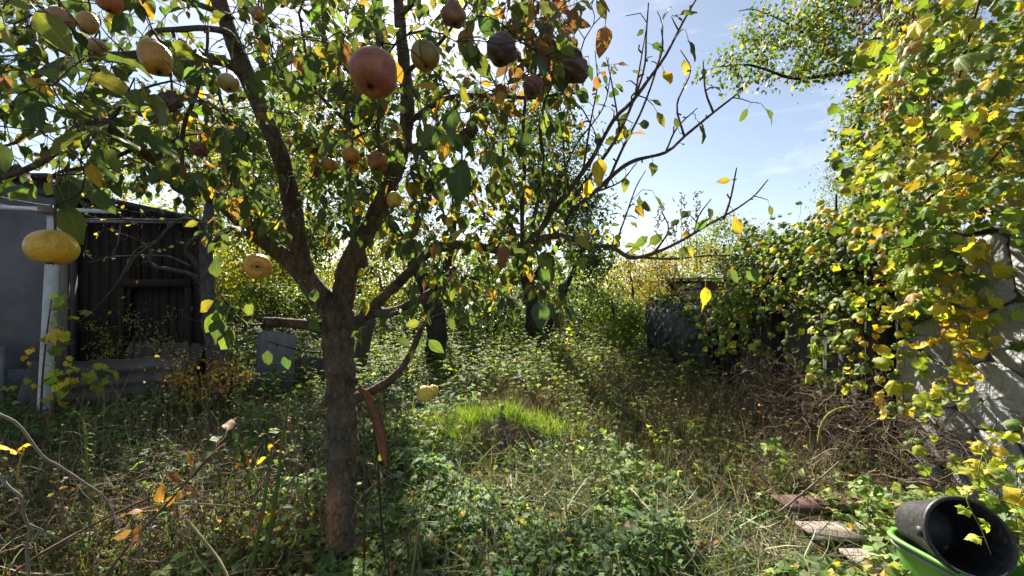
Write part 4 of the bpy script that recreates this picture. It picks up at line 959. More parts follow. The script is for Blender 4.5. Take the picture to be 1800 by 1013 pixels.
def fruit(i, f):
    x, y, Y, w, rx, rz, neck, c1, c2, wr, ax, label = f
    c1, c2 = [tuple(min(.8, v * (1.28 if max(c1) > .15 else 1)) for v in q) for q in (c1, c2)]
    c = P(x, y, Y); R = w / 2 / FPX * Y; ax = nrm(np.array(ax, float))
    nu, nv = 40, 28; r = np.random.default_rng(i + 3); fr = r.normal(0, 1, (6, 3)) * 2.2; phs = r.uniform(0, 6, 6)
    V = []
    for a in range(nv + 1):
        th = math.pi * a / nv
        z = math.cos(th); rad = math.sin(th)
        if z > 0: rad *= 1 - neck * z * z * .55; z *= 1 + neck * .45
        pit = (.42 if ax[1] > .6 else .20) * math.exp(-((th - math.pi) / (.42 if ax[1] > .6 else .32)) ** 2); dim = .10 * math.exp(-(th / .3) ** 2)
        for b in range(nu):
            ph = 2 * math.pi * b / nu
            q = np.array([rad * math.cos(ph) * rx, rad * math.sin(ph) * rx, z * rz + pit - dim])
            q = q * (1 + .04 * math.sin(q @ fr[0] * .5 + phs[0]) + .018 * math.sin(q @ fr[3] * 1.1 + phs[3]) + wr * sum(math.sin(q @ fr[k] * (.7 + k * (.5 if wr > .08 else .35)) + phs[k]) for k in range(1, 6)) * .45)
            V.append(q)
    V = np.array(V) * R
    zax = ax; xax = nrm(np.cross(np.array([0, 1, .01]) if abs(ax[1]) < .8 else np.array([1, 0, 0]), zax)); yax = np.cross(zax, xax)
    Rm = np.stack([xax, yax, zax], -1); W = V @ Rm.T + c
    Q = [[a * nu + b, (a + 1) * nu + b, (a + 1) * nu + (b + 1) % nu, a * nu + (b + 1) % nu] for a in range(nv) for b in range(nu)]
    root = thing('pear', label, 'pear', tuple(c), 'fruit left on the pear tree')
    flesh = obj('flesh', W, np.array(Q), pear_mat(i, c1, c2), root)
    top = c + zax * R * (rz * (1 + neck * .45) - .12); up = nrm(zax + np.array([0, 0, .6]))
    if ax[2] < .5: up = nrm(ax + np.array([0, -.2, 1.2]))
    mb = MB(); e = c + nrm(up) * (R * rz) + np.array([0, 0, .03]); pp = catmull([top, (top + e) / 2 + zax * .006, e], .006); mb.tube(pp, np.linspace(.0022, .0026, len(pp)), 6); mb.build('stalk', M_stalk, root)
    bot = c - zax * R * (rz - .19); mb = MB()
    for k in range(5):
        a = k * 1.257; dd = Rm @ np.array([math.cos(a), math.sin(a), -.6]); mb.tube([bot, bot + dd * R * .10, bot + dd * R * .17 - zax * R * .05], [R * .06, R * .04, R * .008], 4)
    mb.build('calyx', M_calyx, flesh)
for i, f in enumerate(FRUIT): fruit(i, f)

# ------------------------------------------------------------------ trees and shrubs behind the garden
SM = [small_leaf(.30, .3, .15), small_leaf(.36, .15, .3), small_leaf(.26, .5, .1)]
SLIM = [small_leaf(.12, .3, .2), small_leaf(.15, .2, .3)]
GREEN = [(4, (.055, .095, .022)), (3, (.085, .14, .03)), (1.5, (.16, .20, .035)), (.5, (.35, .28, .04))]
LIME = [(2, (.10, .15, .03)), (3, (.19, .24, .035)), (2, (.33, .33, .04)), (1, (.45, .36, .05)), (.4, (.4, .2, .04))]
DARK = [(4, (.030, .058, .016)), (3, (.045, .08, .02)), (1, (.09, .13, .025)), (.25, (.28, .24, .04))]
STRAW = [(2, (.30, .23, .07)), (2, (.32, .29, .06)), (2, (.22, .18, .07)), (3, (.17, .20, .05)), (.8, (.30, .18, .07))]
def ell(x, y, rx, ry, Ya, Yb, n):
    out = []
    while len(out) < n:
        a, b = U(-1, 1), U(-1, 1); r = a * a + b * b
        if r > 1 or U(0, 1) < .25 * (1 - r): continue
        Y = (Ya + Yb) / 2 + (Yb - Ya) / 2 * U(-1, 1) * math.sqrt(max(0, 1 - .8 * r))
        q = P(x + a * rx, y + b * ry, Y)
        if q[2] > float(gh(q[0], q[1])) + .12: out.append(q)
    return out
def bush(name, label, cat, trunks, crowns, per, leaf, pal, sig=.16, temps=SM, bark=None, group=None, tilt=.3, rk=.012, twig=(1, 1, 1), jitc=.25):
    b0 = P(*trunks[0][0][0]); base = np.array([b0[0], b0[1], float(gh(b0[0], b0[1]))])
    root = thing(name, label, cat, tuple(base), group); S = Skel(); mb = MB()
    for pts, w0, w1 in trunks:
        q = catmull([P(*p) for p in pts], .12); q[0][2] = min(q[0][2], float(gh(q[0][0], q[0][1])) - .05)
        S.add(q, w0 / 2 / FPX * pts[0][2], w1 / 2 / FPX * pts[-1][2], True); mb.tube(q, S.paths[-1][1], 9, rough=.06, cap=False)
    mb.build('trunk', bark or M_dbark, root)['kind'] = 'stuff' if len(trunks) > 1 else 'thing'
    tg = sum([ell(*c) for c in crowns], []); ends = S.grow(tg, .12, .003, rk, .3, .10)
    wood('branches', [p for p in S.paths if not p[2]], bark or M_dbark, root, 0, twig)['kind'] = 'stuff'
    n = per * len(ends); ctr = np.repeat(np.array([e[0] for e in ends]), per, 0); od = np.repeat(np.array([e[1] for e in ends]), per, 0)
    pos = ctr + rng.normal(0, 1, (n, 3)) * sig * np.array([1, 1, .75]); back = rng.random(n) < .25
    alt = np.array([e[2][len(e[2]) // 2] for e in ends]).repeat(per, 0); pos[back] = alt[back] + rng.normal(0, sig * .5, (int(back.sum()), 3))
    pos[:, 2] = np.maximum(pos[:, 2], gh(pos[:, 0], pos[:, 1]) + .03)
    cc = pick(pal, n) * np.repeat(np.exp(rng.normal(0, jitc, len(ends))), per)[:, None]
    kp = thin(pos); pos, od, cc = pos[kp], od[kp], cc[kp]; n = len(pos)
    dirs = leaf_dirs(n, od, .35, .9); nor = nrm(rng.normal(0, .6, (n, 3)) + np.array([0, -.1, 1])); s = np.clip(rng.normal(leaf, leaf * .22, n), leaf * .5, leaf * 1.6)
    kk = rng.integers(len(temps), size=n); M = axes(dirs, nor)
    V, F, C, Lu = merge([scatter(t, pos[kk == k], M[kk == k], s[kk == k], cc[kk == k]) for k, t in enumerate(temps)])
    obj('crown', V, F, M_tree_a, root, C, Lu); return root

bush('fruit_tree', 'leaning fruit tree whose dark trunk shows right of the pear trunk, casting a shadow band', 'tree', [([(764, 625, 8.), (768, 585, 8.), (762, 540, 8.), (735, 470, 8.), (690, 400, 8.1), (650, 320, 8.2)], 40, 14), ([(762, 540, 8.), (790, 450, 7.9), (800, 380, 8.)], 22, 8)],
     [(560, 300, 150, 150, 7.2, 9.2, 130), (690, 260, 120, 130, 7.4, 9., 80), (700, 440, 120, 70, 7.4, 8.6, 40)], 150, .078, GREEN, .25, jitc=.35)
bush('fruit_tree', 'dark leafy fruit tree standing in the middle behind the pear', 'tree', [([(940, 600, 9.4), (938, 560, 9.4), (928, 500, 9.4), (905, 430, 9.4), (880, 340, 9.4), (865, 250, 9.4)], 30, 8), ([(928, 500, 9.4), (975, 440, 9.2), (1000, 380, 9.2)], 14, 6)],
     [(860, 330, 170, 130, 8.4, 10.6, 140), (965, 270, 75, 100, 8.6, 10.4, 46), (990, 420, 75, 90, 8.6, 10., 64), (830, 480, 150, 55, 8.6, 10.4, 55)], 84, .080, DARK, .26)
bush('plum_tree', 'low slanting tree with dark crown left of the yellow thicket', 'tree', [([(955, 590, 10.2), (985, 530, 10.1), (1010, 470, 10.), (1030, 430, 10.)], 13, 6)], [(1010, 470, 62, 70, 9.4, 10.8, 56), (1010, 370, 45, 60, 9.4, 10.6, 26)], 65, .08, GREEN, .22)
bush('garden_tree', 'backlit yellow green tree rising behind the plank shed', 'tree', [([(330, 600, 11.5), (330, 480, 11.5), (340, 380, 11.5), (360, 300, 11.5)], 20, 8)],
     [(330, 330, 170, 120, 10.2, 12.8, 110), (440, 420, 110, 100, 10.5, 12.5, 65), (480, 250, 110, 90, 10.5, 12.6, 50)], 95, .10, LIME, .27)
for k, (x, y, rx, ry, lab) in enumerate(((430, 480, 80, 62, 'glowing yellow green shrub behind the dead grey tree'), (560, 475, 75, 66, 'yellow green shrub seen between the two forks of the pear'), (670, 485, 62, 60, 'bright lime shrub right of the pear fork in the back hedge'), (800, 510, 90, 60, 'shadowed green shrub at the back end of the path'), (920, 520, 90, 55, 'dark green shrub behind the middle fruit tree trunk'), (340, 520, 80, 60, 'yellow green shrub just right of the shed'))):
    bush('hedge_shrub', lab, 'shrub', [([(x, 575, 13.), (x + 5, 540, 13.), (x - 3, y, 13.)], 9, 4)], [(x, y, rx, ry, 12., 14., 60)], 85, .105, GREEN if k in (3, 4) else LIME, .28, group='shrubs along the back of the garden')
bush('bramble_thicket', 'lime green bramble bush filling the corner left of the black film', 'shrub', [([(1085, 600, 9.2), (1080, 560, 9.2), (1075, 530, 9.2)], 8, 4)], [(1075, 565, 52, 48, 8.5, 10., 46), (1115, 590, 30, 50, 8.3, 9.4, 26)], 70, .07, [(2, (.09, .15, .03)), (3, (.17, .24, .04)), (1, (.32, .33, .05))], .17)
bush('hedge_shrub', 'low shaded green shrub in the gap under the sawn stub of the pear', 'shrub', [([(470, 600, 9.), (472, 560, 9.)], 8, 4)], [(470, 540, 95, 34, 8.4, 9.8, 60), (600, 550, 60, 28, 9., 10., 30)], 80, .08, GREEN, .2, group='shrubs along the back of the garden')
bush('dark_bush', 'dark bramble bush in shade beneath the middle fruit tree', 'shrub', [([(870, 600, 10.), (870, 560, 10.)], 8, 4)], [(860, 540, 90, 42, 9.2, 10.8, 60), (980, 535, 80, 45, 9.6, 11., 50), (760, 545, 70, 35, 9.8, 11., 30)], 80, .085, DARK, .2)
bush('dry_thicket', 'straw yellow autumn thicket beyond the end of the fence', 'shrub', [([(1110, 560, 11.5), (1112, 510, 11.5), (1105, 470, 11.5)], 6, 3), ([(1180, 560, 11.8), (1180, 510, 11.8), (1190, 470, 11.8)], 6, 3)],
     [(1100, 500, 75, 42, 10.8, 12.8, 60), (1150, 490, 40, 48, 10.8, 12.8, 45), (1130, 470, 60, 30, 11, 12.6, 24), (1215, 455, 50, 25, 12.6, 13.6, 22)], 60, .075, STRAW, .2, temps=SM + SLIM)
bush('green_tree', 'round pale green tree above the far wood store', 'tree', [([(1275, 560, 15), (1275, 480, 15), (1272, 430, 15)], 10, 4)], [(1275, 432, 66, 44, 14, 16, 60), (1320, 460, 50, 40, 14, 16, 30), (1240, 460, 40, 34, 14, 16, 22)], 80, .085, [(3, (.10, .15, .04)), (3, (.15, .20, .05)), (1, (.26, .27, .06))], .3)
bush('willow_bush', 'feathery pale willow showing above the fence left of the yellow vine', 'tree', [([(1500, 620, 9), (1500, 450, 9), (1498, 360, 9)], 10, 4)], [(1495, 345, 55, 62, 8.4, 9.8, 70), (1520, 400, 40, 50, 8.4, 9.6, 30)], 55, .075, [(3, (.11, .15, .06)), (3, (.16, .20, .08)), (1, (.25, .25, .09))], .2, temps=SLIM)

# far trees that close the view
def far_wood():
    parts = []; n = 22000
    x = U(-70, 70, n); y = np.where(rng.random(n) < .4, U(17, 24, n), U(30, 46, n)); top = 2.6 + 1.1 * np.sin(x * .31 + 1) + .8 * np.sin(x * .83 + y * .2) + .5 * np.sin(x * 1.9)
    z = top * np.sqrt(U(0, 1, n)); pos = np.stack([x, y, z], -1)
    M = axes(rand_unit(n), nrm(rng.normal(0, .6, (n, 3)) + np.array([0, -.2, 1])))
    V, F, C, Lu = scatter(SM[0], pos, M, U(.35, .6, n), pick(GREEN, n)); o = obj('far_wood', V, F, M_tree_a, None, C, Lu)
    tag(o, 'distant belt of low trees closing the view', 'trees', kind='stuff')
far_wood()
# tall dry flower stalks above the thicket
for k, (x, yt) in enumerate(((1163, 366), (1198, 352), (1226, 342), (1206, 395), (1184, 400))):
    b = MB(); bt = P(x + U(-6, 6), 500, 11); tp = P(x, yt, 11); q = catmull([bt, (bt + tp) / 2 + rng.normal(0, .04, 3), tp], .2); b.tube(q, np.linspace(.012, .006, len(q)), 4, (.34, .27, .17))
    for _ in range(34):
        t = U(.55, 1) ** .6; c = q[min(len(q) - 1, int(t * len(q)))] + rng.normal(0, .07, 3); b.tube([c, c + rng.normal(0, .05, 3) + np.array([0, 0, .05])], [.02, .008], 4, (.42, .34, .16))
    o = b.build('dry_flower_stalk', M_dry, None); tag(o, ['tall dry flower stalk rising alone above the straw thicket', 'dry seed stalk with the bushiest head above the thicket', 'tallest dry seed stalk, right end of the row above the thicket', 'short dry stalk between the two tall ones', 'low dry stalk second in the row above the thicket'][k], 'dry stalk', 'dry stalks above the thicket')

# ------------------------------------------------------------------ dead grey tree by the shed
def dead_tree():
    bs = P(392, 742, 4.75); root = thing('dead_tree', 'bare grey tree with twisted branches standing before the dark shed', 'tree', (bs[0], bs[1], 0)); S = Skel()
    def br(pts, w0, w1, k=8, name='branch', mat=M_gbark, rough=.05):
        q = catmull([P(*p) for p in pts], .05); S.add(q, w0 / 2 / FPX * pts[0][2], w1 / 2 / FPX * pts[-1][2], True); b = MB(); b.tube(q, S.paths[-1][1], k, (.7, .7, .7), rough=rough); b.build(name, mat, root)
    br([(393, 760, 4.75), (392, 700, 4.75), (385, 640, 4.8), (372, 580, 4.85), (364, 500, 4.9), (362, 430, 4.95), (366, 380, 5.0), (372, 330, 5.05)], 34, 13, 14, 'trunk', rough=.07)
    br([(358, 502, 4.9), (335, 482, 4.8), (300, 474, 4.7), (272, 468, 4.65), (262, 452, 4.62), (268, 440, 4.6)], 9, 4)
    br([(352, 478, 4.95), (338, 455, 4.95), (326, 440, 4.9), (335, 425, 4.88), (352, 410, 4.9), (348, 395, 4.9), (330, 385, 4.85), (312, 388, 4.8), (292, 405, 4.75), (275, 425, 4.7), (240, 450, 4.65), (222, 478, 4.6)], 8, 2.5)
    br([(272, 425, 4.7), (240, 440, 4.66), (222, 470, 4.62), (205, 500, 4.6), (170, 540, 4.6), (138, 568, 4.6)], 4, 1.8)
    br([(335, 468, 4.8), (300, 452, 4.75), (262, 450, 4.7), (200, 452, 4.65), (155, 462, 4.6)], 4, 2)
    br([(360, 440, 4.95), (385, 418, 4.9), (410, 400, 4.8), (420, 390, 4.75)], 9, 5)
    br([(365, 400, 5.0), (340, 385, 5.0), (280, 388, 5.0), (220, 386, 5.), (150, 386, 5.)], 6, 2)
    br([(228, 388, 5), (212, 395, 5), (208, 425, 4.95), (195, 455, 4.9)], 4, 2)
    tg = [P(U(140, 350), U(350, 470), U(4.4, 5.1)) for _ in range(80)] + [P(U(130, 350), U(330, 400), U(4.6, 5.3)) for _ in range(90)] + [P(U(190, 330), U(470, 560), U(4.4, 4.9)) for _ in range(10)]
    ends = S.grow(tg, .05, .0018, .006, .1, .22); wood('twigs', [p for p in S.paths if not p[2]], M_gbark, root, 4, (.75, .75, .75))['kind'] = 'stuff'
    pos = np.array([e[0] for e in ends if U(0, 1) < .22]); n = len(pos)
    t = PEAR_T[3]; me = mesh_data('leaf', t[0], t[1], None, np.hstack([t[2], np.ones((len(t[2]), 1))])); me.materials.append(M_pear_o)
    for q in pos:
        M = axes(leaf_dirs(1, np.array([[0, 0, .1]]), .5, 1), rand_unit(1))[0] * .05; A = Matrix(M.tolist()).to_4x4(); A.translation = Vector(q); inst('leaf', me, A, root, pick([(1, (.34, .34, .12)), (1, (.4, .3, .05))], 1)[0])
dead_tree()

# ------------------------------------------------------------------ tree behind the stone wall
def apricot():
    root = thing('apricot_tree', 'green fruit tree reaching over the wall into the blue sky', 'tree', (5.6, 5.2, 0)); S = Skel()
    B = np.array
    def br(pts, r0, r1, nm='branch', step=.08, pix=True):
        q = catmull([P(*p) if pix else B(p, float) for p in pts], step); S.add(q, r0, r1, True); b = MB(); b.tube(q, S.paths[-1][1], 8, rough=.05, cap=False); b.build(nm, M_dbark, root)
    br([(5.6, 5.2, -.1), (5.55, 5.2, 1.5), (5.3, 5.1, 3.0), (5.1, 5.0, 4.2), (5.0, 4.9, 5.4)], .11, .05, 'trunk', pix=False)
    br([(1655, 140, 5.0), (1600, 128, 4.8), (1545, 118, 4.7), (1500, 125, 4.6), (1440, 135, 4.5), (1390, 137, 4.45), (1320, 115, 4.4), (1260, 118, 4.4)], .045, .006)
    br([(1560, 115, 4.72), (1490, 112, 4.65), (1460, 95, 4.6), (1400, 50, 4.6), (1330, 18, 4.6), (1298, 20, 4.6)], .022, .004)
    br([(1480, 108, 4.62), (1465, 70, 4.7), (1440, 20, 4.75), (1425, -40, 4.8)], .018, .006)
    br([(1660, 180, 5.0), (1600, 155, 4.9), (1560, 180, 4.7), (1510, 220, 4.6), (1480, 225, 4.55)], .03, .005)
    br([(1650, 230, 4.9), (1590, 240, 4.8), (1540, 262, 4.7), (1490, 268, 4.6)], .025, .005)
    tg = ell(1400, 75, 105, 75, 4.0, 5.0, 90) + ell(1300, 125, 70, 35, 4.1, 4.8, 18) + ell(1480, 40, 90, 80, 4.2, 5.2, 80) + ell(1545, 215, 75, 75, 4.2, 5.2, 80) + ell(1620, 120, 120, 130, 4.4, 5.8, 110) + ell(1570, 310, 75, 70, 4.3, 5.2, 60) + ell(1700, 60, 120, 110, 4.4, 6, 90) + ell(1700, 260, 130, 110, 4.4, 6, 90)
    ends = S.grow(tg, .06, .0015, .010, .2, .1); wood('twigs', [p for p in S.paths if not p[2]], M_dbark, root, 4, (1.3, 1.2, 1.1))['kind'] = 'stuff'
    per = 26; n = per * len(ends); od = np.repeat(np.array([e[1] for e in ends]), per, 0)
    pos = np.repeat(np.array([e[0] for e in ends]), per, 0) + rng.normal(0, .085, (n, 3)) * np.array([1, 1, .8]); bk = rng.random(n) < .4
    pos[bk] = np.array([e[2][len(e[2]) // 2] for e in ends]).repeat(per, 0)[bk] + rng.normal(0, .05, (int(bk.sum()), 3))
    dirs = leaf_dirs(n, od, .45, .8); nor = nrm(rng.normal(0, .6, (n, 3)) + np.array([0, 0, 1.])); s = np.clip(rng.normal(.050, .010, n), .02, .08); cc = pick([(4, (.07, .115, .03)), (3, (.11, .16, .035)), (1.2, (.22, .24, .04)), (.5, (.46, .32, .04))], n)
    M = axes(dirs, nor); kk = rng.integers(2, size=n); V, F, C, Lu = merge([scatter(SM[k], pos[kk == k], M[kk == k], s[kk == k], cc[kk == k]) for k in (0, 1)]); obj('crown', V, F, M_tree_a, root, C, Lu)
apricot()

# ------------------------------------------------------------------ vines
HOP = [lobed_leaf(3, .28, .7, .45, 1), lobed_leaf(5, .24, .4, .5, 2), lobed_leaf(5, .30, 1.2, .45, 3), lobed_leaf(3, .20, .2, .5, 4), lobed_leaf(5, .20, 1.8, .5, 5), lobed_leaf(3, .24, -1.2, .5, 6)]
HOPL = [lobed_leaf(3, .28, .8, .4, 1, 12), lobed_leaf(5, .24, .5, .4, 2, 16), lobed_leaf(3, .24, -1.0, .4, 6, 12), lobed_leaf(5, .22, 1.6, .4, 7, 16)]
HOPN = [lobed_leaf(3, .28, .8, .4, 1, 16), lobed_leaf(5, .24, .5, .4, 2, 16)]
VPAL = [(2.0, (.50, .41, .04)), (3.0, (.32, .37, .05)), (3.2, (.16, .23, .04)), (2.4, (.075, .13, .03)), (.5, (.30, .18, .05)), (.3, (.5, .32, .04))]
FPAL = [(4, (.085, .135, .03)), (2.4, (.14, .20, .035)), (3, (.05, .085, .024)), (1.2, (.34, .34, .05)), (.8, (.48, .36, .05)), (.3, (.25, .14, .04))]
def vine(name, label, cat, base, regs, strands, stems, pal, size, keep, temps, cones=0, face=(-.75, -.45, .55), conereg=None):
    root = thing(name, label, cat, base); S = Skel()
    for st in stems: S.add(catmull(st, .06), .012, .006, True)
    pts = []; pl = []
    tone = []
    for (x0, y0, x1, y1, mode, a, b, n, pp) in regs:
        cl = 1 if n < 30 else 8
        for _ in range(max(1, n // cl)):
            x, y = U(x0, x1), U(y0, y1); q = PX(x, y, U(a, b)) if mode == 'X' else P(x, y, U(a, b)); tn = rng.normal(0, .5); k_ = cl if cl == 1 else int(rng.integers(3, 15))
            for _ in range(k_):
                w = q if cl == 1 else q + rng.normal(0, 1, 3) * np.array([.055, .10, .10])
                if w[0] > WX - .05 and w[2] < 1.95 and w[1] < 8.4: w[0] = WX - .05 - abs(rng.normal(0, .03))
                pts.append(w); pl.append(pp); tone.append(tn)
    ends = S.grow(np.array(pts[::3]), .08, .0016, .004, -.3, .25)
    wood('stems', S.paths, M_twig, root, 4, (1.5, 1.2, .95))['kind'] = 'stuff'
    pos = list(pts); sm = MB(); sp = []
    for (x, y, X, ln, n, pp) in strands:
        p0 = PX(x, y, X); q = [p0]
        for k in range(12): q.append(q[-1] + np.array([rng.normal(-.002, .006), rng.normal(0, .008), -ln / 12]))
        q = np.array(q); sm.tube(q, np.linspace(.0025, .0013, len(q)), 4, (1.8, 1.5, .8))
        for k in range(n): pos.append(q[int(rng.integers(len(q)))] + rng.normal(0, .012, 3)); pl.append(pp); tone.append(0)
    if strands: sm.build('hanging_tendrils', M_twig, root)['kind'] = 'stuff'
    pos = np.array(pos); n = len(pos); pl = np.array(pl); cc = np.zeros((n, 3))
    for k in set(pl.tolist()): cc[pl == k] = pick(pal[k], int((pl == k).sum()))
    tone = np.array(tone)[:, None]; g_ = np.array([.09, .15, .032]); cc = np.where(tone < -.25, cc * .45 + g_ * .55, cc) * np.exp(.22 * np.clip(tone, -1, 1))
    d = rng.normal(0, .6, (n, 3)) + np.array([-.35, -.1, -.75]); nor = nrm(rng.normal(0, .42, (n, 3)) + np.array(face)); s = np.clip(size * np.exp(rng.normal(0, .33, n)), size * .4, size * 1.8)
    leaves(root, pos, nrm(d), nor, s, cc, temps, M_vine_o, M_vine_a, keep, low=HOPL)
    if cones:
        b = MB()
        for _ in range(cones):
            x0, y0, x1, y1, a, bb = conereg[int(rng.integers(len(conereg)))]; c = P(U(x0, x1), U(y0, y1), U(a, bb))
            for _ in range(int(rng.integers(7, 18))):
                o = c + rng.normal(0, .035, 3); dd = rand_unit(1)[0] * .008; dd[2] -= .012
                b.tube([o - dd, o, o + dd], [.004, .0095, .002], 5, pick([(2, (.24, .13, .06)), (2, (.15, .075, .04)), (1, (.34, .2, .09))], 1)[0], rough=.2)
        b.build('dried_cones', M_dry, root)['kind'] = 'stuff'
    return root
pals = {0: VPAL, 1: [(3, (.20, .28, .04)), (2, (.36, .40, .05)), (1, (.5, .42, .05)), (1, (.10, .16, .03))], 2: [(3, (.58, .44, .04)), (1.5, (.40, .38, .05)), (1, (.42, .24, .05))], 3: FPAL, 4: [(3, (.04, .07, .02)), (2, (.08, .12, .03)), (1, (.16, .18, .04))]}
wtop = [[(WX + .1, 3.0, 0), (WX + .05, 3.0, 1.0), (WX + .02, 2.9, 1.95), (WX, 2.6, 2.2), (WX, 2.2, 2.6)], [(WX + .1, 3.2, 1.9), (3.4, 3.4, 2.6), (3.7, 3.8, 3.4), (3.6, 3.6, 4.2)], [(WX, 2.9, 1.9), (2.9, 2.6, 2.9), (2.7, 2.2, 3.6)]]
vine('hop_vine', 'huge yellow and lime vine tumbling over the stone wall', 'vine', (WX, 3.0, 0),
     [(1530, -20, 1830, 130, 'Y', 2.1, 4.2, 520, 0), (1510, 120, 1830, 260, 'Y', 2.1, 4.0, 560, 0), (1495, 250, 1830, 400, 'Y', 2.15, 3.7, 640, 0), (1490, 370, 1690, 470, 'X', 2.55, 2.95, 230, 0), (1540, 420, 1720, 520, 'X', 2.6, 2.88, 110, 0), (1580, 500, 1700, 560, 'X', 2.62, 2.86, 24, 0),
      (1700, 540, 1790, 600, 'X', 2.66, 2.86, 9, 1), (1640, 640, 1720, 730, 'X', 2.5, 2.75, 20, 1), (1600, 740, 1760, 870, 'X', 2.3, 2.6, 12, 1), (1560, 700, 1640, 800, 'X', 2.5, 2.7, 14, 0), (1690, 740, 1810, 830, 'X', 2.35, 2.6, 15, 1), (1750, 800, 1830, 900, 'X', 2.2, 2.4, 10, 1), (1470, 400, 1560, 570, 'X', 2.6, 2.95, 150, 0), (1570, 160, 1760, 340, 'Y', 2.4, 3.0, 90, 2), (1690, 560, 1730, 640, 'X', 2.7, 2.84, 9, 2)],
     [(1595, 520, 2.72, .75, 14, 0), (1575, 540, 2.7, .6, 12, 1), (1500, 520, 2.72, .7, 16, 0), (1520, 540, 2.7, .8, 16, 1), (1545, 500, 2.72, .9, 16, 2), (1705, 540, 2.78, .5, 10, 2), (1688, 520, 2.76, .35, 8, 2), (1478, 520, 2.74, .8, 12, 3), (1612, 600, 2.7, .45, 8, 1), (1450, 500, 2.75, .9, 10, 3), (1660, 560, 2.78, .2, 5, 2)],
     wtop, pals, .073, 300, HOP, 75, conereg=[(1500, 0, 1620, 60, 2.8, 4), (1560, 90, 1800, 330, 2.3, 3.6), (1580, 250, 1800, 420, 2.4, 3.2)])
vine('fence_creeper', 'green creeper matting the top and face of the plank fence', 'vine', (WX, 5.0, 0),
     [(1310, 408, 1520, 470, 'X', 2.75, 3.25, 900, 3), (1290, 430, 1500, 530, 'X', 2.72, 2.92, 620, 3), (1300, 520, 1500, 620, 'X', 2.70, 2.9, 70, 3), (1400, 385, 1540, 440, 'X', 2.8, 3.6, 420, 0), (1140, 524, 1310, 562, 'X', 2.65, 3.0, 1000, 3), (1150, 550, 1300, 600, 'X', 2.60, 2.78, 230, 3), (1230, 590, 1480, 720, 'X', 2.66, 2.84, 90, 3), (1285, 470, 1330, 540, 'X', 2.65, 3.0, 200, 3)],
     [(x, U(530, 560), 2.72, U(.5, 1.1), 12, int(rng.choice([3, 3, 1, 4]))) for x in (1200, 1240, 1275, 1310, 1330, 1355, 1385, 1400, 1425, 1440, 1465)],
     [[(WX, 3.2, 1.7), (WX, 4.2, 1.85), (WX, 5.6, 1.8), (WX, 7, 1.55), (WX, 8.2, 1.35)], [(WX - .1, 4.5, 0), (WX - .1, 4.6, 1), (WX, 4.8, 1.8)], [(WX - .1, 6.5, 0), (WX - .1, 6.4, .8), (WX, 6.4, 1.6)]], pals, .066, 300, HOPN)
vine('pole_creeper', 'young creeper with green and yellow leaves climbing the white pole', 'vine', (-5.0, 4.25, 0),
     [(92, 515, 132, 600, 'Y', 4.15, 4.3, 20, 1), (45, 595, 130, 640, 'Y', 4.1, 4.35, 9, 2), (95, 635, 130, 680, 'Y', 4.1, 4.3, 20, 1), (100, 680, 125, 740, 'Y', 4.1, 4.25, 5, 2), (150, 640, 195, 670, 'Y', 4.3, 4.6, 14, 1), (20, 650, 70, 680, 'Y', 4.1, 4.3, 4, 1)], [],
     [[(-5.05, 4.28, 0), (-5.0, 4.26, .6), (-4.95, 4.26, 1.1), (-4.9, 4.26, 1.45)]], pals, .095, 80, HOP, face=(.3, -.8, .6))

# ------------------------------------------------------------------ ground cover, grass, stalks
TRI = [trifoliate(.36), trifoliate(.30)]
BL = [blade(.012, .35), blade(.010, .7), blade(.014, .15)]
def frust(n, y0, y1, p=1.4, xlo=-7.6, xhi=2.75):
    u = U(0, 1, n); a = 1 - p
    y = (y0 ** a + u * (y1 ** a - y0 ** a)) ** (1 / a)
    x = U(-1, 1, n) * (1.40 * y + .6); k = (x > xlo) & (x < xhi); return x[k], y[k]
def patch(x, y): return .5 + .5 * np.sin(x * 1.7 + 2 * np.sin(y * .9)) * np.cos(y * 1.3 + np.sin(x * 1.1))
def clear(x, y): return (x > 1.56) & (x < 2.5) & (y > 1.7) & (y < 2.62)
def in_mound(x, y, k=1.0): return ((x - MOUND[0]) / (.62 * k)) ** 2 + ((y - MOUND[1]) / (.42 * k)) ** 2 < 1
def mass(name, label, cat, parts, mat):
    V, F, C, Lu = merge(parts); o = obj(name, V, F, mat, None, C, Lu); tag(o, label, cat, kind='stuff'); return o
GC = [(4, (.115, .20, .085)), (3, (.16, .265, .10)), (2, (.095, .17, .095)), (.7, (.23, .32, .08)), (.08, (.42, .36, .08)), (.3, (.28, .20, .12))]
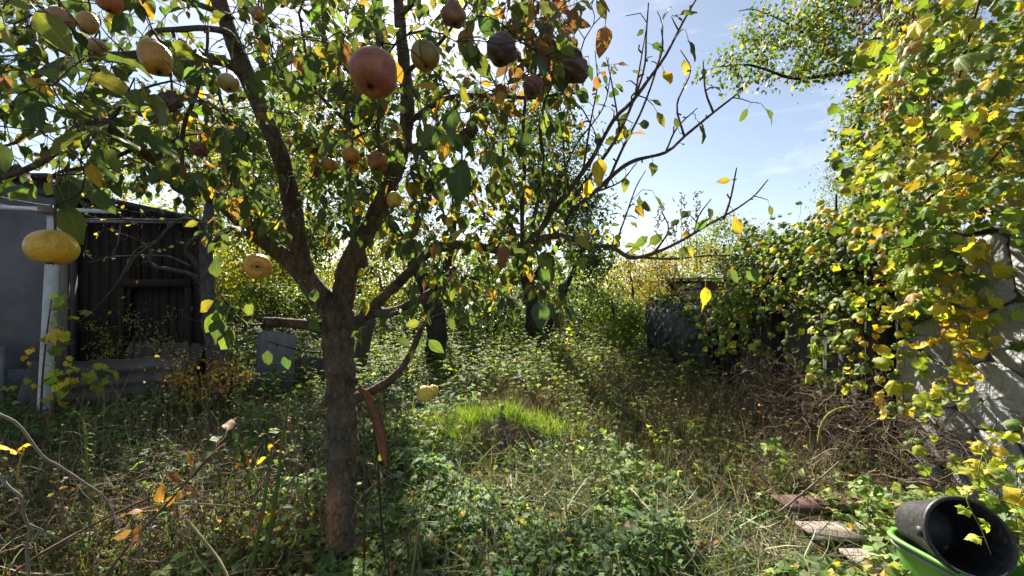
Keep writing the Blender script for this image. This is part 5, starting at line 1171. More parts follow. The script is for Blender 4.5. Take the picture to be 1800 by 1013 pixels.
def cover():
    x, y = frust(180000, 1.5, 20, 1.5)
    right = 1 / (1 + np.exp(-(x - .55 - .15 * (y - 2)) * 3)); pr = 1 - .62 * right * (y < 7)
    pr = pr * np.clip(-.05 + 1.25 * patch(x * 1.6, y * 1.6), .12, 1) * np.where(in_mound(x, y), .12, 1); bl = (x < -1.0) & (y < 2.7); pr = np.where(bl, pr * .4, pr)
    k = U(0, 1, len(x)) < pr; x, y = x[k], y[k]; n = len(x)
    hmax = (.03 + .26 * patch(x * 2.1 + 1, y * 2.3) ** 1.4 + .08 * patch(x * 5.3, y * 4.7)) * (1 + .06 * y); z = gh(x, y) + hmax * U(.1, 1, n)
    pos = np.stack([x, y, z], -1); sc_ = np.clip(rng.normal(.040, .011, n), .016, .075) * (1 + .05 * np.maximum(y - 3, 0))
    d = rng.normal(0, 1, (n, 3)); d[:, 2] = rng.normal(-.05, .25, n); nor = nrm(rng.normal(0, .38, (n, 3)) + np.array([0, 0, 1.])); M = axes(d, nor); c = pick(GC, n)
    sp = patch(x * 1.1 + 7, y * 1.4 + 2) + .25 * patch(x * 4, y * 4.4); c = c * (np.exp(.9 * (sp - .62)))[:, None] * np.where(sp > .8, 1, 1)[:, None]; c[:, 0] *= 1 + .18 * (sp > .75); sc_ = sc_ * (.75 + .6 * patch(x * .9 - 3, y * 1.2 + 5)); tri = U(0, 1, n) < np.where(patch(x * 1.9, y * 1.7 + 3) > .5, .75, .15); parts = [scatter(TRI[0], pos[tri], M[tri], sc_[tri] * .8, c[tri]), scatter(SM[1], pos[~tri], M[~tri], sc_[~tri] * 1.15, c[~tri])]
    mass('ground_cover', 'low leafy weeds and strawberry-like ground cover over the garden', 'weeds', parts, M_weed_a)
cover()
def blades(name, label, cat, x, y, ln, pal, mat=M_grass, lean=.5, flat=False, sink=.01, bias=(0, 0, 0), zup=0):
    n = len(x); pos = np.stack([x, y, gh(x, y) - sink + zup * U(0, 1, n)], -1)
    d = nrm(rng.normal(0, lean, (n, 3)) * np.array([1, 1, .15]) + np.array([0, 0, 0 if flat else 1.]) + np.array(bias)); nor = nrm(rng.normal(0, 1, (n, 3)) + np.array([0, -.3, .2]))
    M = axes(d, nor); c = pick(pal, n); kk = rng.integers(3, size=n)
    parts = []
    for k in range(3):
        q = kk == k; P_ = scatter(BL[k], pos[q], M[q], ln[q], c[q]); parts.append(P_)
    return mass(name, label, cat, parts, mat)
GP = [(3, (.13, .19, .05)), (2, (.19, .24, .07)), (1.2, (.32, .28, .13)), (1, (.08, .13, .04))]
DP = [(3, (.26, .20, .11)), (3, (.20, .145, .085)), (2, (.36, .29, .17)), (1, (.13, .09, .06)), (2, (.17, .19, .07))]
x, y = frust(52000, 1.8, 12.5, 1.5); k = U(0, 1, len(x)) < (.25 + .75 * patch(x * 1.3 + 4, y * 1.1)) * np.where(in_mound(x, y), .1, 1) * np.where((x > .2) & (x < 1.7) & (y < 3.1), .35, 1); x, y = x[k], y[k]
blades('grass', 'thin garden grass growing through the weeds', 'grass', x, y, U(.08, .30, len(x)) * (1 + .03 * y), GP)
# brown seeding grass on the right and in the middle distance
n = 15000; y = U(2.7, 8.5, n); x = rng.normal(1.9, .55, n) ; k = (x < 2.85) & (x > .35); x, y = x[k], y[k]
x2 = rng.normal(.15, .42, 6500); y2 = rng.normal(5.3, .5, 6500); x3 = rng.normal(-2.6, 1.0, 5000); y3 = U(3, 5, 5000); x = np.concatenate([x, x2, x3]); y = np.concatenate([y, y2, y3])
blades('dry_grass', 'brown seeding grass along the fence foot and behind the mound', 'dry grass', x, y, U(.12, .42, len(x)), DP, M_dry, .42)
n = 22000; x = U(-3.0, 2.4, n); y = U(1.85, 3.4, n); k = ((x > .25) | (U(0, 1, n) < .25)) & ~clear(x, y); x, y = x[k], y[k]
blades('hay', 'flattened pale hay strands lying over the near ground', 'hay', x, y, U(.14, .44, len(x)), [(2, (.32, .31, .21)), (2.5, (.20, .27, .12)), (1.2, (.24, .19, .13)), (1, (.42, .39, .29))], M_dry, 1.0, True, -.015, (0, 0, .12), .10)
# fresh grass on the mound
n = 9000; a = U(0, 6.283, n); r = np.sqrt(U(0, 1, n)) * (1 + .22 * np.sin(a * 3 + 1) + .15 * np.sin(a * 7)) + rng.normal(0, .07, n); x = MOUND[0] + .08 + .58 * r * np.cos(a); y = MOUND[1] + .08 + .40 * r * np.sin(a); thr = ((x - MOUND[0] - .04) / .20) ** 2 + ((y - MOUND[1] + .28) / .17) ** 2 > U(.3, 1.4, n); x, y = x[thr], y[thr]
x = np.concatenate([x, rng.normal(-.62, .14, 2200)]); y = np.concatenate([y, rng.normal(3.98, .16, 2200)])
blades('fresh_grass', 'vivid green fine grass on the mound', 'grass', x, y, U(.05, .20, len(x)) * (.6 + .8 * patch(x * 9, y * 11)), [(3, (.21, .35, .04)), (2, (.28, .39, .05)), (1.4, (.13, .23, .04)), (.9, (.38, .34, .13))], M_grass, .55)
n = 2600; x = rng.normal(MOUND[0] + .02, .15, n); y = rng.normal(MOUND[1] - .22, .10, n)
blades('thatch', 'grey brown dead thatch spilling down the front of the mound', 'dry grass', x, y, U(.10, .26, n), [(2, (.32, .25, .18)), (2, (.42, .35, .26)), (1, (.18, .14, .10))], M_dry, .7, True, -.03, (.1, -.55, -.25))
n = 900; x = rng.normal(.52, .12, n); y = rng.normal(3.72, .1, n)
blades('thatch', 'small patch of dead thatch right of the mound', 'dry grass', x, y, U(.10, .24, n), [(2, (.17, .12, .09)), (2, (.24, .18, .13))], M_dry, .8, True, -.03, (.3, -.4, 0))

# taller weeds: leafy stems
def weeds(name, label, n, ys, xs, h, pal, leaf, per, stemc, temps=SM, mat=M_weed_a, cat='weeds'):
    b = MB(); P0, D, S_, = [], [], []
    for _ in range(n):
        y = U(*ys); x = U(*xs)
        if abs(x) > 1.32 * y + .2 or in_mound(x, y, 1.1): continue
        z = float(gh(x, y)); hh = h * U(.5, 1.15); ln = rng.normal(0, .18, 2); q = np.array([[x, y, z - .02], [x + ln[0] * hh * .4, y + ln[1] * hh * .4, z + hh * .5], [x + ln[0] * hh, y + ln[1] * hh, z + hh]]); q = catmull(q, .12)
        b.tube(q, np.linspace(.0038, .0015, len(q)), 4, np.array(stemc) * U(.7, 1.3), cap=False)
        for k in range(per):
            t = U(.2, 1); p = q[min(len(q) - 1, int(t * len(q)))]; P0.append(p); a = U(0, 6.28); D.append([math.cos(a), math.sin(a), U(-.3, .5)]); S_.append(leaf * U(.6, 1.3))
    o = b.build(name, M_dry, None); tag(o, label, cat, kind='stuff')
    if P0:
        P0 = np.array(P0); m = len(P0); M = axes(np.array(D), nrm(rng.normal(0, .4, (m, 3)) + np.array([0, 0, 1.]))); V, F, C, Lu = scatter(temps[0], P0, M, np.array(S_), pick(pal, m)); q = obj('weed_leaves', V, F, mat, o, C, Lu); q['kind'] = 'stuff'
weeds('green_weeds', 'leafy green weeds between the mound and the fence foot', 420, (2.7, 6.0), (.5, 2.7), .30, [(3, (.10, .16, .05)), (2, (.16, .21, .06)), (1, (.28, .27, .07))], .05, 16, (.12, .15, .05))
weeds('tall_weeds', 'tall weeds closing the far end of the garden', 520, (11, 16), (-7.5, 4.5), 1.0, [(3, (.09, .15, .03)), (2, (.16, .21, .04)), (1, (.25, .25, .05))], .13, 24, (.12, .15, .05))
weeds('green_weeds', 'leafy green weeds lit by the sun in the middle of the garden', 1300, (4.8, 12), (-3.6, 2.6), .52, [(3, (.09, .15, .03)), (2, (.16, .21, .04)), (1, (.25, .25, .05))], .07, 22, (.12, .15, .05))
weeds('nettle_weeds', 'dark leafy weeds under the dead tree on the left', 420, (2.9, 5.6), (-4.6, -1.0), .34, [(3, (.05, .09, .03)), (2, (.08, .13, .035))], .06, 14, (.08, .10, .04))
weeds('dry_stalks', 'thin upright dry stalks among the weeds on the left', 380, (2.0, 4.2), (-4.2, -1.0), .62, [(2, (.2, .13, .06)), (1, (.14, .16, .05))], .028, 5, (.27, .23, .13), cat='dry stalks')
weeds('dry_stalks', 'thin brown stalks standing along the fence foot', 420, (2.6, 6.5), (1.2, 2.85), .66, [(2, (.18, .11, .06)), (1, (.13, .15, .05))], .026, 6, (.17, .11, .07), cat='dry stalks')
weeds('dry_stalks', 'scattered dry stems in front of and right of the pear trunk', 70, (1.95, 3.0), (-1.3, .8), .42, [(2, (.12, .16, .05)), (1, (.3, .25, .06))], .035, 6, (.20, .19, .09), cat='dry stalks')

# fallen leaves
n = 1300; x, y = frust(n, 1.8, 7.5, 1.6); n = len(x); pos = np.stack([x, y, gh(x, y) + U(.01, .2, n)], -1)
M = axes(rng.normal(0, 1, (n, 3)) * np.array([1, 1, .3]), nrm(rng.normal(0, .5, (n, 3)) + np.array([0, 0, 1.])))
V, F, C, Lu = scatter(grid_leaf(.32, 5, .5, .7, .08, .2, .5, seed=9), pos, M, U(.03, .055, n), pick([(1.2, (.48, .30, .04)), (3, (.24, .125, .055)), (2, (.16, .085, .045)), (.5, (.5, .4, .06)), (1.5, (.32, .22, .14))], n))
o = obj('fallen_leaves', V, F, M_pear_a, None, C, Lu); tag(o, 'yellow and brown fallen leaves caught in the weeds', 'fallen leaves', kind='stuff')
n = 2600; x = U(-3.2, -.95, n); y = U(1.8, 2.75, n); k = np.abs(x) < 1.35 * y; x, y = x[k], y[k]; n = len(x); pos = np.stack([x, y, gh(x, y) + U(.01, .22, n)], -1)
M = axes(rng.normal(0, 1, (n, 3)) * np.array([1, 1, .6]), nrm(rng.normal(0, .7, (n, 3)) + np.array([0, 0, 1.])))
V, F, C, Lu = scatter(grid_leaf(.30, 4, .7, .9, .10, 0, .8, seed=10), pos, M, U(.025, .05, n), pick([(3, (.13, .07, .045)), (3, (.20, .11, .065)), (2, (.085, .045, .03)), (.6, (.40, .22, .04))], n))
o = obj('dead_leaves', V, F, M_pear_a, None, C, Lu); tag(o, 'curled brown dead leaves heaped in the near corner left of the trunk', 'dead leaves', kind='stuff')

# tangled dry vine stems at the foot of the fence and wall
def brush(name, label, n, box, h, pal, r=.003, step=.055, up=.25):
    b = MB()
    for _ in range(n):
        p = np.array([U(box[0], box[1]), U(box[2], box[3]), 0.]); p[2] = float(gh(p[0], p[1])) + U(0, h) ; d = rand_unit(1)[0]; d[2] = abs(d[2]) * up * 2; q = [p]
        for _ in range(int(rng.integers(6, 16))):
            d = nrm(d + rng.normal(0, .38, 3) + np.array([0, 0, -.05])); p = p + d * step; 
            if p[0] > WX - .06: p[0] = WX - .06; d[0] = -abs(d[0])
            p[2] = max(p[2], float(gh(p[0], p[1])) + .005); q.append(p)
        rr = r * U(.5, 1.5); b.tube(np.array(q), np.linspace(rr, rr * .5, len(q)), 4, pick(pal, 1)[0], cap=False)
    o = b.build(name, M_dry, None); tag(o, label, 'dry brush', kind='stuff')
BP = [(3, (.18, .12, .085)), (2, (.27, .19, .135)), (2, (.11, .07, .05)), (.8, (.38, .30, .21))]
brush('dry_brush', 'tangle of dead brown vine stems below the stone wall', 760, (2.2, 2.9, 2.25, 4.4), .6, BP, .0020)
brush('dry_brush', 'thin dead twigs matted around the pallet boards', 300, (1.2, 2.5, 1.9, 3.0), .14, BP, .0018)
brush('dry_brush', 'fallen twigs and stems in the near left corner', 520, (-3.4, -.8, 1.85, 3.0), .30, BP + [(1.5, (.24, .22, .11))], .0026, .06)

# ------------------------------------------------------------------ pallet, tub and bucket in the near right corner
def plastic_mat(name, c1, c2, rough=.45):
    m = NT(name); tc = m.n('ShaderNodeTexCoord'); n1 = m.noise(7, 6, tc.outputs['Object'], .65); n2 = m.noise(60, 4, tc.outputs['Object'], .7)
    c = m.ramp(n1.outputs['Fac'], [(.35, c1), (.7, c2)]); c = m.mix(m.ramp(n2.outputs['Fac'], [(.48, (0,) * 3), (.70, (.65,) * 3)]), c, m.mix(.55, c, (.15, .12, .09)))
    bs = m.n('ShaderNodeBsdfPrincipled'); m.l(c, bs.inputs['Base Color']); m.l(m.math('ADD', m.math('MULTIPLY', n1.outputs['Fac'], .35), rough - .15), bs.inputs['Roughness'])
    bp = m.n('ShaderNodeBump', Strength=.12, Distance=.004); m.l(n2.outputs['Fac'], bp.inputs['Height']); m.l(bp.outputs[0], bs.inputs['Normal']); m.l(bs.outputs[0], m.out.inputs['Surface']); return m.m
def lathe(prof, R, at, n=48, sq=0.0):
    V = []
    for (r, z) in prof:
        for k in range(n):
            a = 2 * math.pi * k / n; c, s = math.cos(a), math.sin(a)
            f = 1.0
            if sq > 0: e = 2 / (2 + sq * 6); c2 = math.copysign(abs(c) ** e, c); s2 = math.copysign(abs(s) ** e, s); c, s = c2, s2
            V.append([r * c, r * s, z])
    V = np.array(V) @ np.asarray(R).T + np.asarray(at); m = len(prof)
    Q = [[i * n + k, i * n + (k + 1) % n, (i + 1) * n + (k + 1) % n, (i + 1) * n + k] for i in range(m - 1) for k in range(n)]
    return V, np.array(Q)
def buckets():
    # green tub
    at = np.array([2.075, 1.76, -.005]); R = np.array(Matrix.Rotation(math.radians(9), 3, 'Z') @ Matrix.Rotation(math.radians(-2), 3, 'X')) @ np.diag([.90, 1.05, 1.0])
    root = thing('green_tub', 'bright green plastic tub at the corner holding the black bucket', 'tub', tuple(at)); m = plastic_mat('green plastic', (.085, .24, .03), (.12, .30, .045), .5)
    V, Q = lathe([(0.0, .004), (.165, 0), (.175, .006), (.205, .20), (.228, .335), (.232, .350)], R, at, 56, .55); tub = obj('body', V, Q, m, root)
    V, Q = lathe([(.228, .342), (.244, .346), (.247, .358), (.240, .366), (.226, .364), (.222, .350), (.198, .20), (.170, .012), (0, .010)], R, at, 56, .55); obj('rim', V, Q, m, root)
    V, Q = lathe([(.2295, .318), (.236, .318), (.237, .330), (.231, .333)], R, at, 56, .55); obj('grey_band', V, Q, plastic_mat('grey plastic', (.15, .16, .17), (.24, .25, .26)), tub)
    # black bucket lying in it
    zax = nrm(np.array([-.20, -.90, .36])); xax = nrm(np.cross(np.array([0, 0, 1.]), zax)); yax = np.cross(zax, xax); Rb = np.stack([xax, yax, zax], -1)
    top = P(1706, 946, 1.70); L_ = .285; at = top - zax * L_
    root = thing('black_bucket', 'black builder bucket lying in the green tub, mouth towards us', 'bucket', tuple(at)); mb = plastic_mat('black rubber', (.008, .008, .0085), (.02, .02, .021), .5)
    V, Q = lathe([(0, 0), (.104, 0), (.112, .006), (.118, .05), (.139, .22), (.147, .272)], Rb, at, 56); body = obj('body', V, Q, mb, root)
    V, Q = lathe([(.1465, .262), (.158, .264), (.160, .272), (.158, .283), (.150, .286), (.143, .28), (.134, .22), (.113, .05), (.108, .012), (0, .010)], Rb, at, 56); obj('rim', V, Q, mb, root)
    for s in (-1, 1):
        b = MB(); c = np.array([s * .150, 0, .245]); b.box(c - np.array([.012, .02, .018]), c + np.array([.012, .02, .016]), R=Rb, at=at); b.build('handle_lug', mb, body, False)
    th = np.linspace(0, math.pi, 30); pts = np.stack([.158 * np.cos(th), -.148 * np.sin(th) * .96, .245 + .045 * np.sin(th)], -1) @ Rb.T + at
    b = MB(); b.tube(pts, .0035, 6); b.build('wire_handle', rough_mat('handle wire', (.18, .18, .19), (.34, .34, .35), 9, .45, .1, .5), root)
    # pallet
    root = thing('pallet', 'broken wooden pallet of spaced boards beside the green tub', 'pallet', (1.95, 2.2, .03)); mp = rough_mat('pallet wood', (.19, .16, .125), (.38, .33, .26), 6, .9, .4, .2, stretch=(.3, 3, 3), stain=(.12, .10, .08)); mr = rough_mat('old red board', (.06, .035, .027), (.14, .085, .065), 6, .9, .4, .2, stretch=(.3, 3, 3))
    for (x0, x1, y, w, mat, dz) in ((1.66, 2.24, 2.47, .12, mr, .03), (1.64, 2.3, 2.235, .115, mp, .0), (1.72, 2.4, 2.02, .12, mp, -.02), (1.7, 2.4, 1.80, .11, mp, -.02)):
        b = MB(); zz = .185 + dz; b.box((x0, y - w * .7, zz), (x1, y + w * .7, zz + .014), jit=.002); b.build('plank', mat, root, False)
    for x in (1.82, 2.2):
        b = MB(); b.box((x - .035, 1.7, .04), (x + .035, 2.54, .160), jit=.003); b.build('bearer', mp, root, False)
    c = P(1510, 958, 2.2); V, F, Lu = grid_leaf(.5, 7, .2, .3, .05, .1, seed=4); me = mesh_data('yellow_leaf', V, F, None, np.hstack([Lu, np.ones((len(Lu), 1))])); me.materials.append(M_pear_o)
    A = Matrix((axes(np.array([[1, .2, 0]]), np.array([[0, -.3, 1.]]))[0] * .055).tolist()).to_4x4(); A.translation = Vector((c[0] - .03, 2.235, 0.214)); o = inst('fallen_leaf', me, A, None, (.62, .36, .02)); tag(o, 'single orange yellow leaf lying on the pale pallet board', 'leaf')
buckets()

# ------------------------------------------------------------------ rusty curved blade hanging at the trunk
def rusty_blade():
    L_ = [(627, 684), (640, 702), (652, 735), (662, 768), (668, 800), (676, 819)]; Rr = [(632, 678), (650, 692), (668, 728), (678, 762), (681, 795), (681, 822)]
    L_ = catmull([(*p, 0) for p in L_], 4)[:, :2]; Rr = catmull([(*p, 0) for p in Rr], 4)[:, :2]; n = 22
    f = lambda A: np.stack([np.interp(np.linspace(0, len(A) - 1, n), np.arange(len(A)), A[:, k]) for k in (0, 1)], -1)
    a, b = f(L_), f(Rr); V = []
    for i in range(n):
        Y = 2.02 - .05 * i / n
        p, q = P(*a[i], Y), P(*b[i], Y - .006); m = (p + q) / 2
        V += [p, m + np.array([0, -.007, 0]), q, m + np.array([0, .005, 0])]
    Q = [[i * 4 + k, i * 4 + (k + 1) % 4, i * 4 + 4 + (k + 1) % 4, i * 4 + 4 + k] for i in range(n - 1) for k in range(4)] + [[0, 1, 2, 3], [n * 4 - 1, n * 4 - 2, n * 4 - 3, n * 4 - 4]]
    m = rough_mat('rust', (.13, .055, .032), (.24, .105, .06), 22, .8, .4, .3, stain=(.36, .12, .035))
    o = obj('rusty_blade', np.array(V), np.array(Q), m); tag(o, 'curved rusty sickle blade hooked on the pear trunk', 'sickle')
rusty_blade()

# ------------------------------------------------------------------ canes, sticks and small plants
def cane(name, label, cat, pts, w0, w1, colr, mat=None, knots=0, group=None, leavesn=0, pal=None, lsize=.05, temps=None, hips=0, side=0):
    q = catmull([P(*p) for p in pts], .03); r0, r1 = w0 / 2 / FPX * pts[0][2], w1 / 2 / FPX * pts[-1][2]; r = np.linspace(r0, r1, len(q)); r = r * (1 + .12 * np.sin(np.arange(len(q)) * .9) ** 8)
    root = thing(name, label, cat, tuple(q[0]), group); b = MB(); b.tube(q, r, 7, colr, rough=.04); b.build('stem', mat or M_dry, root)
    for k in range(side):
        i = int(rng.integers(len(q) // 4, len(q) - 1)); d = nrm(nrm(q[i] - q[i - 1]) + rng.normal(0, .6, 3)); s = catmull([q[i], q[i] + d * .06, q[i] + d * .13 + rng.normal(0, .02, 3)], .03); b = MB(); b.tube(s, np.linspace(r[i] * .6, .001, len(s)), 5, colr); b.build('side_shoot', mat or M_dry, root)
    for k in range(hips):
        i = int(len(q) * U(.3, .98)) ; c = q[min(i, len(q) - 1)] + rng.normal(0, .02, 3); b = MB(); b.tube(catmull([q[min(i, len(q) - 1)], c + np.array([0, 0, .012]), c + np.array([0, 0, .008])], .01), .0012, 4, colr); t = np.linspace(-1, 1, 9); b.tube(c + np.outer(t, [0, 0, -.010]), .0085 * np.sqrt(np.clip(1 - t ** 2, .02, 1)), 9, (.50, .03, .02)); b.build('rose_hip', M_hip, root)
    if leavesn:
        temps = temps or PEAR_T; mes = []
        for k, t in enumerate(temps[:3]): me = mesh_data('leaf', t[0], t[1], None, np.hstack([t[2], np.full((len(t[2]), 1), k * 3.)])); me.materials.append(M_vine_o); mes.append(me)
        for k in range(leavesn):
            i = int(len(q) * U(.25, 1)); p = q[min(i, len(q) - 1)]; M = axes(leaf_dirs(1, np.array([[0, 0, .2]]), .3, 1.), nrm(rng.normal(0, .4, (1, 3)) + np.array([0, -.3, 1])))[0] * lsize * U(.6, 1.3); A = Matrix(M.tolist()).to_4x4(); A.translation = Vector(p); inst('leaf', mes[int(rng.integers(len(mes)))], A, root, pick(pal, 1)[0])
    return root
M_hip = rough_mat('rose hip', (.42, .02, .015), (.55, .05, .02), 20, .3, .05, .5)
GREY = (.30, .25, .22); BRN = (.17, .10, .07); GRN = (.13, .19, .05); STR = (.36, .29, .15)
BRL = [(2, (.32, .15, .05)), (2, (.22, .11, .06)), (1, (.48, .30, .05)), (.6, (.12, .17, .05))]
cane('bramble_cane', 'arching grey bare branch sweeping down from the left edge', 'branch', [(-40, 715, 1.5), (5, 731, 1.52), (35, 750, 1.55), (75, 802, 1.6), (105, 820, 1.65), (150, 850, 1.7), (182, 873, 1.75), (200, 905, 1.8), (216, 945, 1.85)], 5, 2.5, GREY, side=4)
cane('bramble_cane', 'short grey kinked branch at the left edge below the arching one', 'branch', [(-5, 830, 1.5), (15, 856, 1.5), (38, 876, 1.52), (42, 905, 1.55), (53, 935, 1.58), (47, 965, 1.6), (52, 1030, 1.62)], 4, 5, GREY, side=2)
cane('dry_stick', 'long thin brown stick slanting up from the lower left corner', 'stick', [(10, 1020, 1.7), (70, 975, 1.75), (150, 930, 1.9), (230, 890, 2.0), (330, 845, 2.2), (400, 765, 2.4)], 5, 3, BRN)
cane('dry_shoot', 'dry shoot with large curled brown leaves, low left of the trunk', 'dry plant', [(180, 1020, 1.75), (230, 955, 1.8), (280, 900, 1.85), (335, 840, 1.95), (395, 770, 2.1)], 5, 3, BRN, leavesn=16, pal=BRL, lsize=.085)
cane('dry_stick', 'pale straw stalk crossing low in front of the dead leaves', 'stick', [(235, 900, 1.9), (300, 886, 1.95), (380, 888, 2.0), (425, 893, 2.05)], 4, 3, STR)
cane('dry_stick', 'yellowish cane leaning towards the bottom edge near the roses', 'stick', [(330, 915, 1.9), (350, 940, 1.85), (385, 985, 1.8), (405, 1025, 1.75)], 5, 4, (.30, .26, .12))
cane('rose_bush', 'tall green rose cane with red hips left of the trunk', 'rose', [(462, 1020, 1.95), (475, 930, 1.97), (488, 850, 2.0), (498, 770, 2.05), (508, 700, 2.1)], 9, 4, GRN, leavesn=14, pal=[(2, (.10, .15, .04)), (2, (.22, .24, .05)), (1, (.45, .32, .05))], lsize=.055, hips=3, side=3)
cane('rose_bush', 'shorter green rose cane with a few red hips and yellow leaves', 'rose', [(435, 1020, 1.85), (450, 960, 1.88), (462, 900, 1.9), (470, 840, 1.95), (478, 790, 2.0)], 8, 4, GRN, leavesn=9, pal=[(2, (.12, .16, .04)), (2, (.46, .36, .05))], lsize=.05, hips=4, side=2)
cane('rose_bush', 'leafy rose shoot with orange tinted leaves under the dead tree trunk', 'rose', [(440, 860, 2.6), (432, 810, 2.6), (420, 770, 2.62), (440, 720, 2.65)], 5, 3, GRN, leavesn=34, pal=[(4, (.07, .12, .035)), (2, (.10, .16, .04)), (1, (.45, .2, .04)), (.8, (.48, .34, .05))], lsize=.07, side=5)
cane('weed_stalk', 'green feathery weed stalk standing left of the arching branch end', 'weed', [(158, 930, 2.2), (156, 860, 2.2), (152, 790, 2.22), (145, 735, 2.25)], 5, 2.5, (.20, .24, .06), leavesn=26, pal=[(1, (.18, .22, .06)), (1, (.10, .14, .05))], lsize=.045, temps=[small_leaf(.08, .2, .2)] * 3, side=14)
cane('weed_stalk', 'thin dark upright stem close right of the pear trunk', 'weed', [(676, 985, 2.0), (668, 880, 2.0), (663, 800, 2.02), (655, 735, 2.05)], 4, 2.5, (.06, .055, .03), leavesn=3, pal=GP, lsize=.04)
cane('weed_stalk', 'second thin stem between the trunk and the rusty blade', 'weed', [(640, 1000, 2.05), (641, 880, 2.05), (640, 770, 2.1), (638, 720, 2.12)], 4, 2.5, (.09, .08, .04), leavesn=4, pal=GP, lsize=.035)
cane('straw_stalk', 'bent pale straw stalk right of the trunk foot', 'stick', [(722, 1025, 1.95), (735, 935, 1.97), (750, 860, 2.0), (765, 815, 2.05)], 4.5, 2.5, STR, leavesn=3, pal=[(1, (.3, .3, .08))], lsize=.05)
cane('straw_stalk', 'long straw lying across the hay towards the pallet', 'stick', [(1110, 860, 2.6), (1140, 895, 2.4), (1190, 945, 2.2), (1270, 1018, 2.05)], 3.5, 3, (.42, .36, .22))
cane('dry_stick', 'thin stick slanting over the brush left of the pallet boards', 'stick', [(1370, 900, 2.3), (1420, 860, 2.35), (1475, 812, 2.45)], 4, 2.5, (.24, .18, .13))
cane('yellow_weed', 'arched yellow weed stalk in the brush below the fence', 'weed', [(1438, 780, 2.9), (1445, 745, 2.9), (1465, 722, 2.88), (1500, 714, 2.85)], 5, 2.5, (.36, .32, .10), leavesn=14, pal=[(1, (.38, .32, .08))], lsize=.035, temps=SM)
cane('yellow_weed', 'thin yellow flower stalk beside the mound', 'weed', [(1155, 800, 3.1), (1152, 775, 3.1), (1140, 750, 3.1)], 3, 2, (.3, .3, .05), leavesn=16, pal=[(1, (.42, .42, .05))], lsize=.035, temps=SM)
cane('yellow_weed', 'bright yellow green seedling stem in the far grass', 'weed', [(976, 645, 7.), (985, 620, 7.), (998, 602, 7.), (1002, 580, 7)], 3, 2, (.3, .3, .05), leavesn=26, pal=[(1, (.42, .42, .05))], lsize=.09, temps=SM)
cane('yellow_leaf_stalk', 'yellow palmate leaf on its own stalk near the left edge', 'leaf', [(30, 850, 1.6), (34, 815, 1.6), (42, 790, 1.6)], 3, 2, (.36, .34, .08), leavesn=2, pal=[(1, (.56, .38, .03))], lsize=.07, temps=HOP)
def seedling(label, pts, n, size, pal, temps=HOP, spread=.10, colr=(.16, .17, .06), name='seedling'):
    p0 = P(*pts[0]); q = catmull([np.array([p0[0], p0[1], float(gh(p0[0], p0[1])) - .02])] * (p0[2] > float(gh(p0[0], p0[1])) + .02) + [P(*p) for p in pts], .03); root = thing(name, label, 'plant', (q[0][0], q[0][1], q[0][2]), 'young plants sprouting on the right'); b = MB(); b.tube(q, np.linspace(.004, .0018, len(q)), 5, colr)
    mes = []
    for k, t in enumerate(temps[:4]): me = mesh_data('leaf', t[0], t[1], None, np.hstack([t[2], np.full((len(t[2]), 1), k * 3.)])); me.materials.append(M_vine_o); mes.append(me)
    b.build('stem', M_dry, root)
    for k in range(n):
        i = int(len(q) * (.3 + .7 * k / n)); p = q[min(i, len(q) - 1)]; a = k * 2.4 + U(-.4, .4); d = np.array([[math.cos(a), math.sin(a) * .8 - .2, U(-.25, .15)]]); M = axes(d, nrm(rng.normal(0, .25, (1, 3)) + np.array([0, -.5, 1])))[0] * size * U(.75, 1.25); A = Matrix(M.tolist()).to_4x4(); A.translation = Vector(p); inst('leaf', mes[int(rng.integers(len(mes)))], A, root, pick(pal, 1, .12)[0])
LG = [(2, (.13, .22, .05)), (1, (.20, .28, .06))]
seedling('lime green vine shoot drooping across the mouth of the black bucket', [(1890, 960, 1.52), (1810, 900, 1.5), (1760, 880, 1.48), (1712, 862, 1.46), (1700, 880, 1.44), (1725, 930, 1.42), (1742, 975, 1.4)], 15, .055, [(3, (.34, .46, .05)), (1, (.20, .30, .05))])
seedling('bright green seedling in front of the fence brush', [(1362, 850, 2.85), (1366, 810, 2.85), (1355, 785, 2.85), (1345, 775, 2.85)], 14, .085, LG)
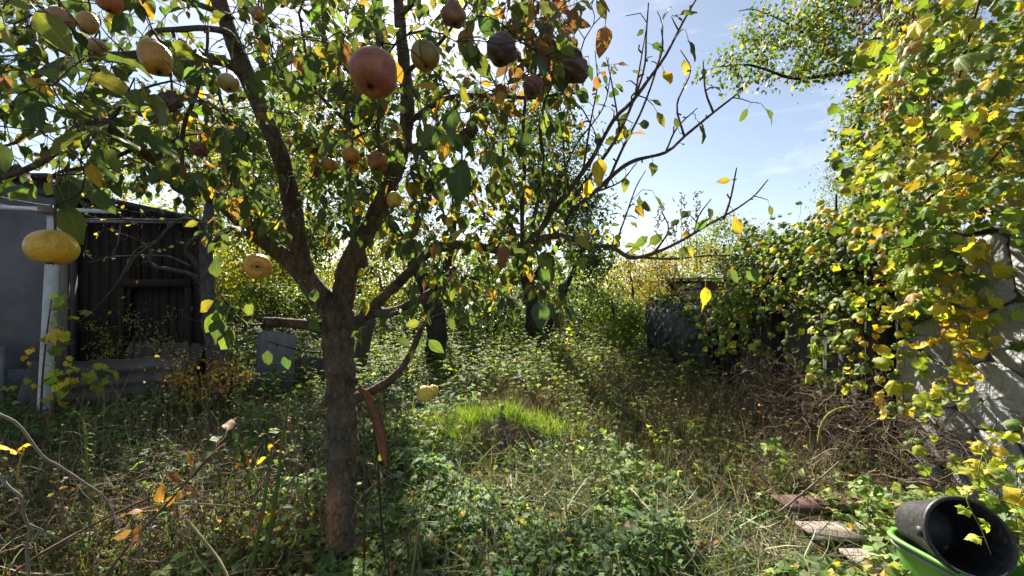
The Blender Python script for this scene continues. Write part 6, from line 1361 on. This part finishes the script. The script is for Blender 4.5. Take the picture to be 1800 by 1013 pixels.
seedling('small light green plant just left of the black bucket', [(1530, 925, 2.2), (1525, 890, 2.2), (1530, 850, 2.2), (1525, 830, 2.2)], 13, .065, LG)
seedling('little green seedling at the edge of the brown grass', [(1225, 770, 3.3), (1226, 750, 3.3), (1224, 740, 3.3)], 10, .075, LG)
seedling('pale yellowish seedling among the twigs left of the pallet', [(1345, 900, 2.35), (1340, 870, 2.35), (1335, 850, 2.35)], 9, .035, [(1, (.34, .36, .10))], SM)
seedling('tall pale vine shoot right of the bucket against the brush', [(1724, 890, 1.9), (1720, 830, 1.9), (1735, 780, 1.95), (1750, 745, 2.0)], 18, .07, [(2, (.40, .40, .06)), (1, (.5, .40, .05)), (1, (.2, .28, .05))])
seedling('clump of green leaves at the right edge above the bucket', [(1790, 960, 1.8), (1785, 900, 1.8), (1788, 840, 1.85), (1780, 800, 1.9)], 20, .07, [(2, (.16, .24, .05)), (1, (.34, .36, .06))])
# bush of small yellow leaves by the dead tree
bush('spindle_shrub', 'small shrub of yellow and russet leaves at the foot of the dead tree', 'shrub', [([(350, 745, 4.4), (352, 700, 4.4), (350, 660, 4.4)], 5, 2), ([(400, 745, 4.5), (405, 690, 4.5), (410, 640, 4.5)], 5, 2)], [(345, 660, 50, 40, 4.2, 4.7, 22), (405, 650, 36, 34, 4.2, 4.7, 16)], 22, .048, [(2, (.48, .32, .05)), (2, (.26, .14, .05)), (1, (.34, .30, .06)), (1, (.14, .09, .04))], .09)
bush('russet_shrub', 'thin weedy shrub with yellow tips before the dark shed wall', 'shrub', [([(235, 690, 5.3), (232, 640, 5.3), (238, 590, 5.3)], 3, 2), ([(285, 690, 5.3), (280, 630, 5.3), (290, 575, 5.3)], 3, 2)], [(236, 600, 16, 55, 5.2, 5.4, 14), (285, 595, 16, 50, 5.2, 5.4, 13), (180, 610, 36, 50, 5.2, 5.6, 14), (310, 630, 20, 40, 5.2, 5.5, 8)], 18, .05, [(2, (.30, .30, .06)), (2, (.16, .19, .05)), (1, (.35, .25, .1))], .07, temps=SLIM)
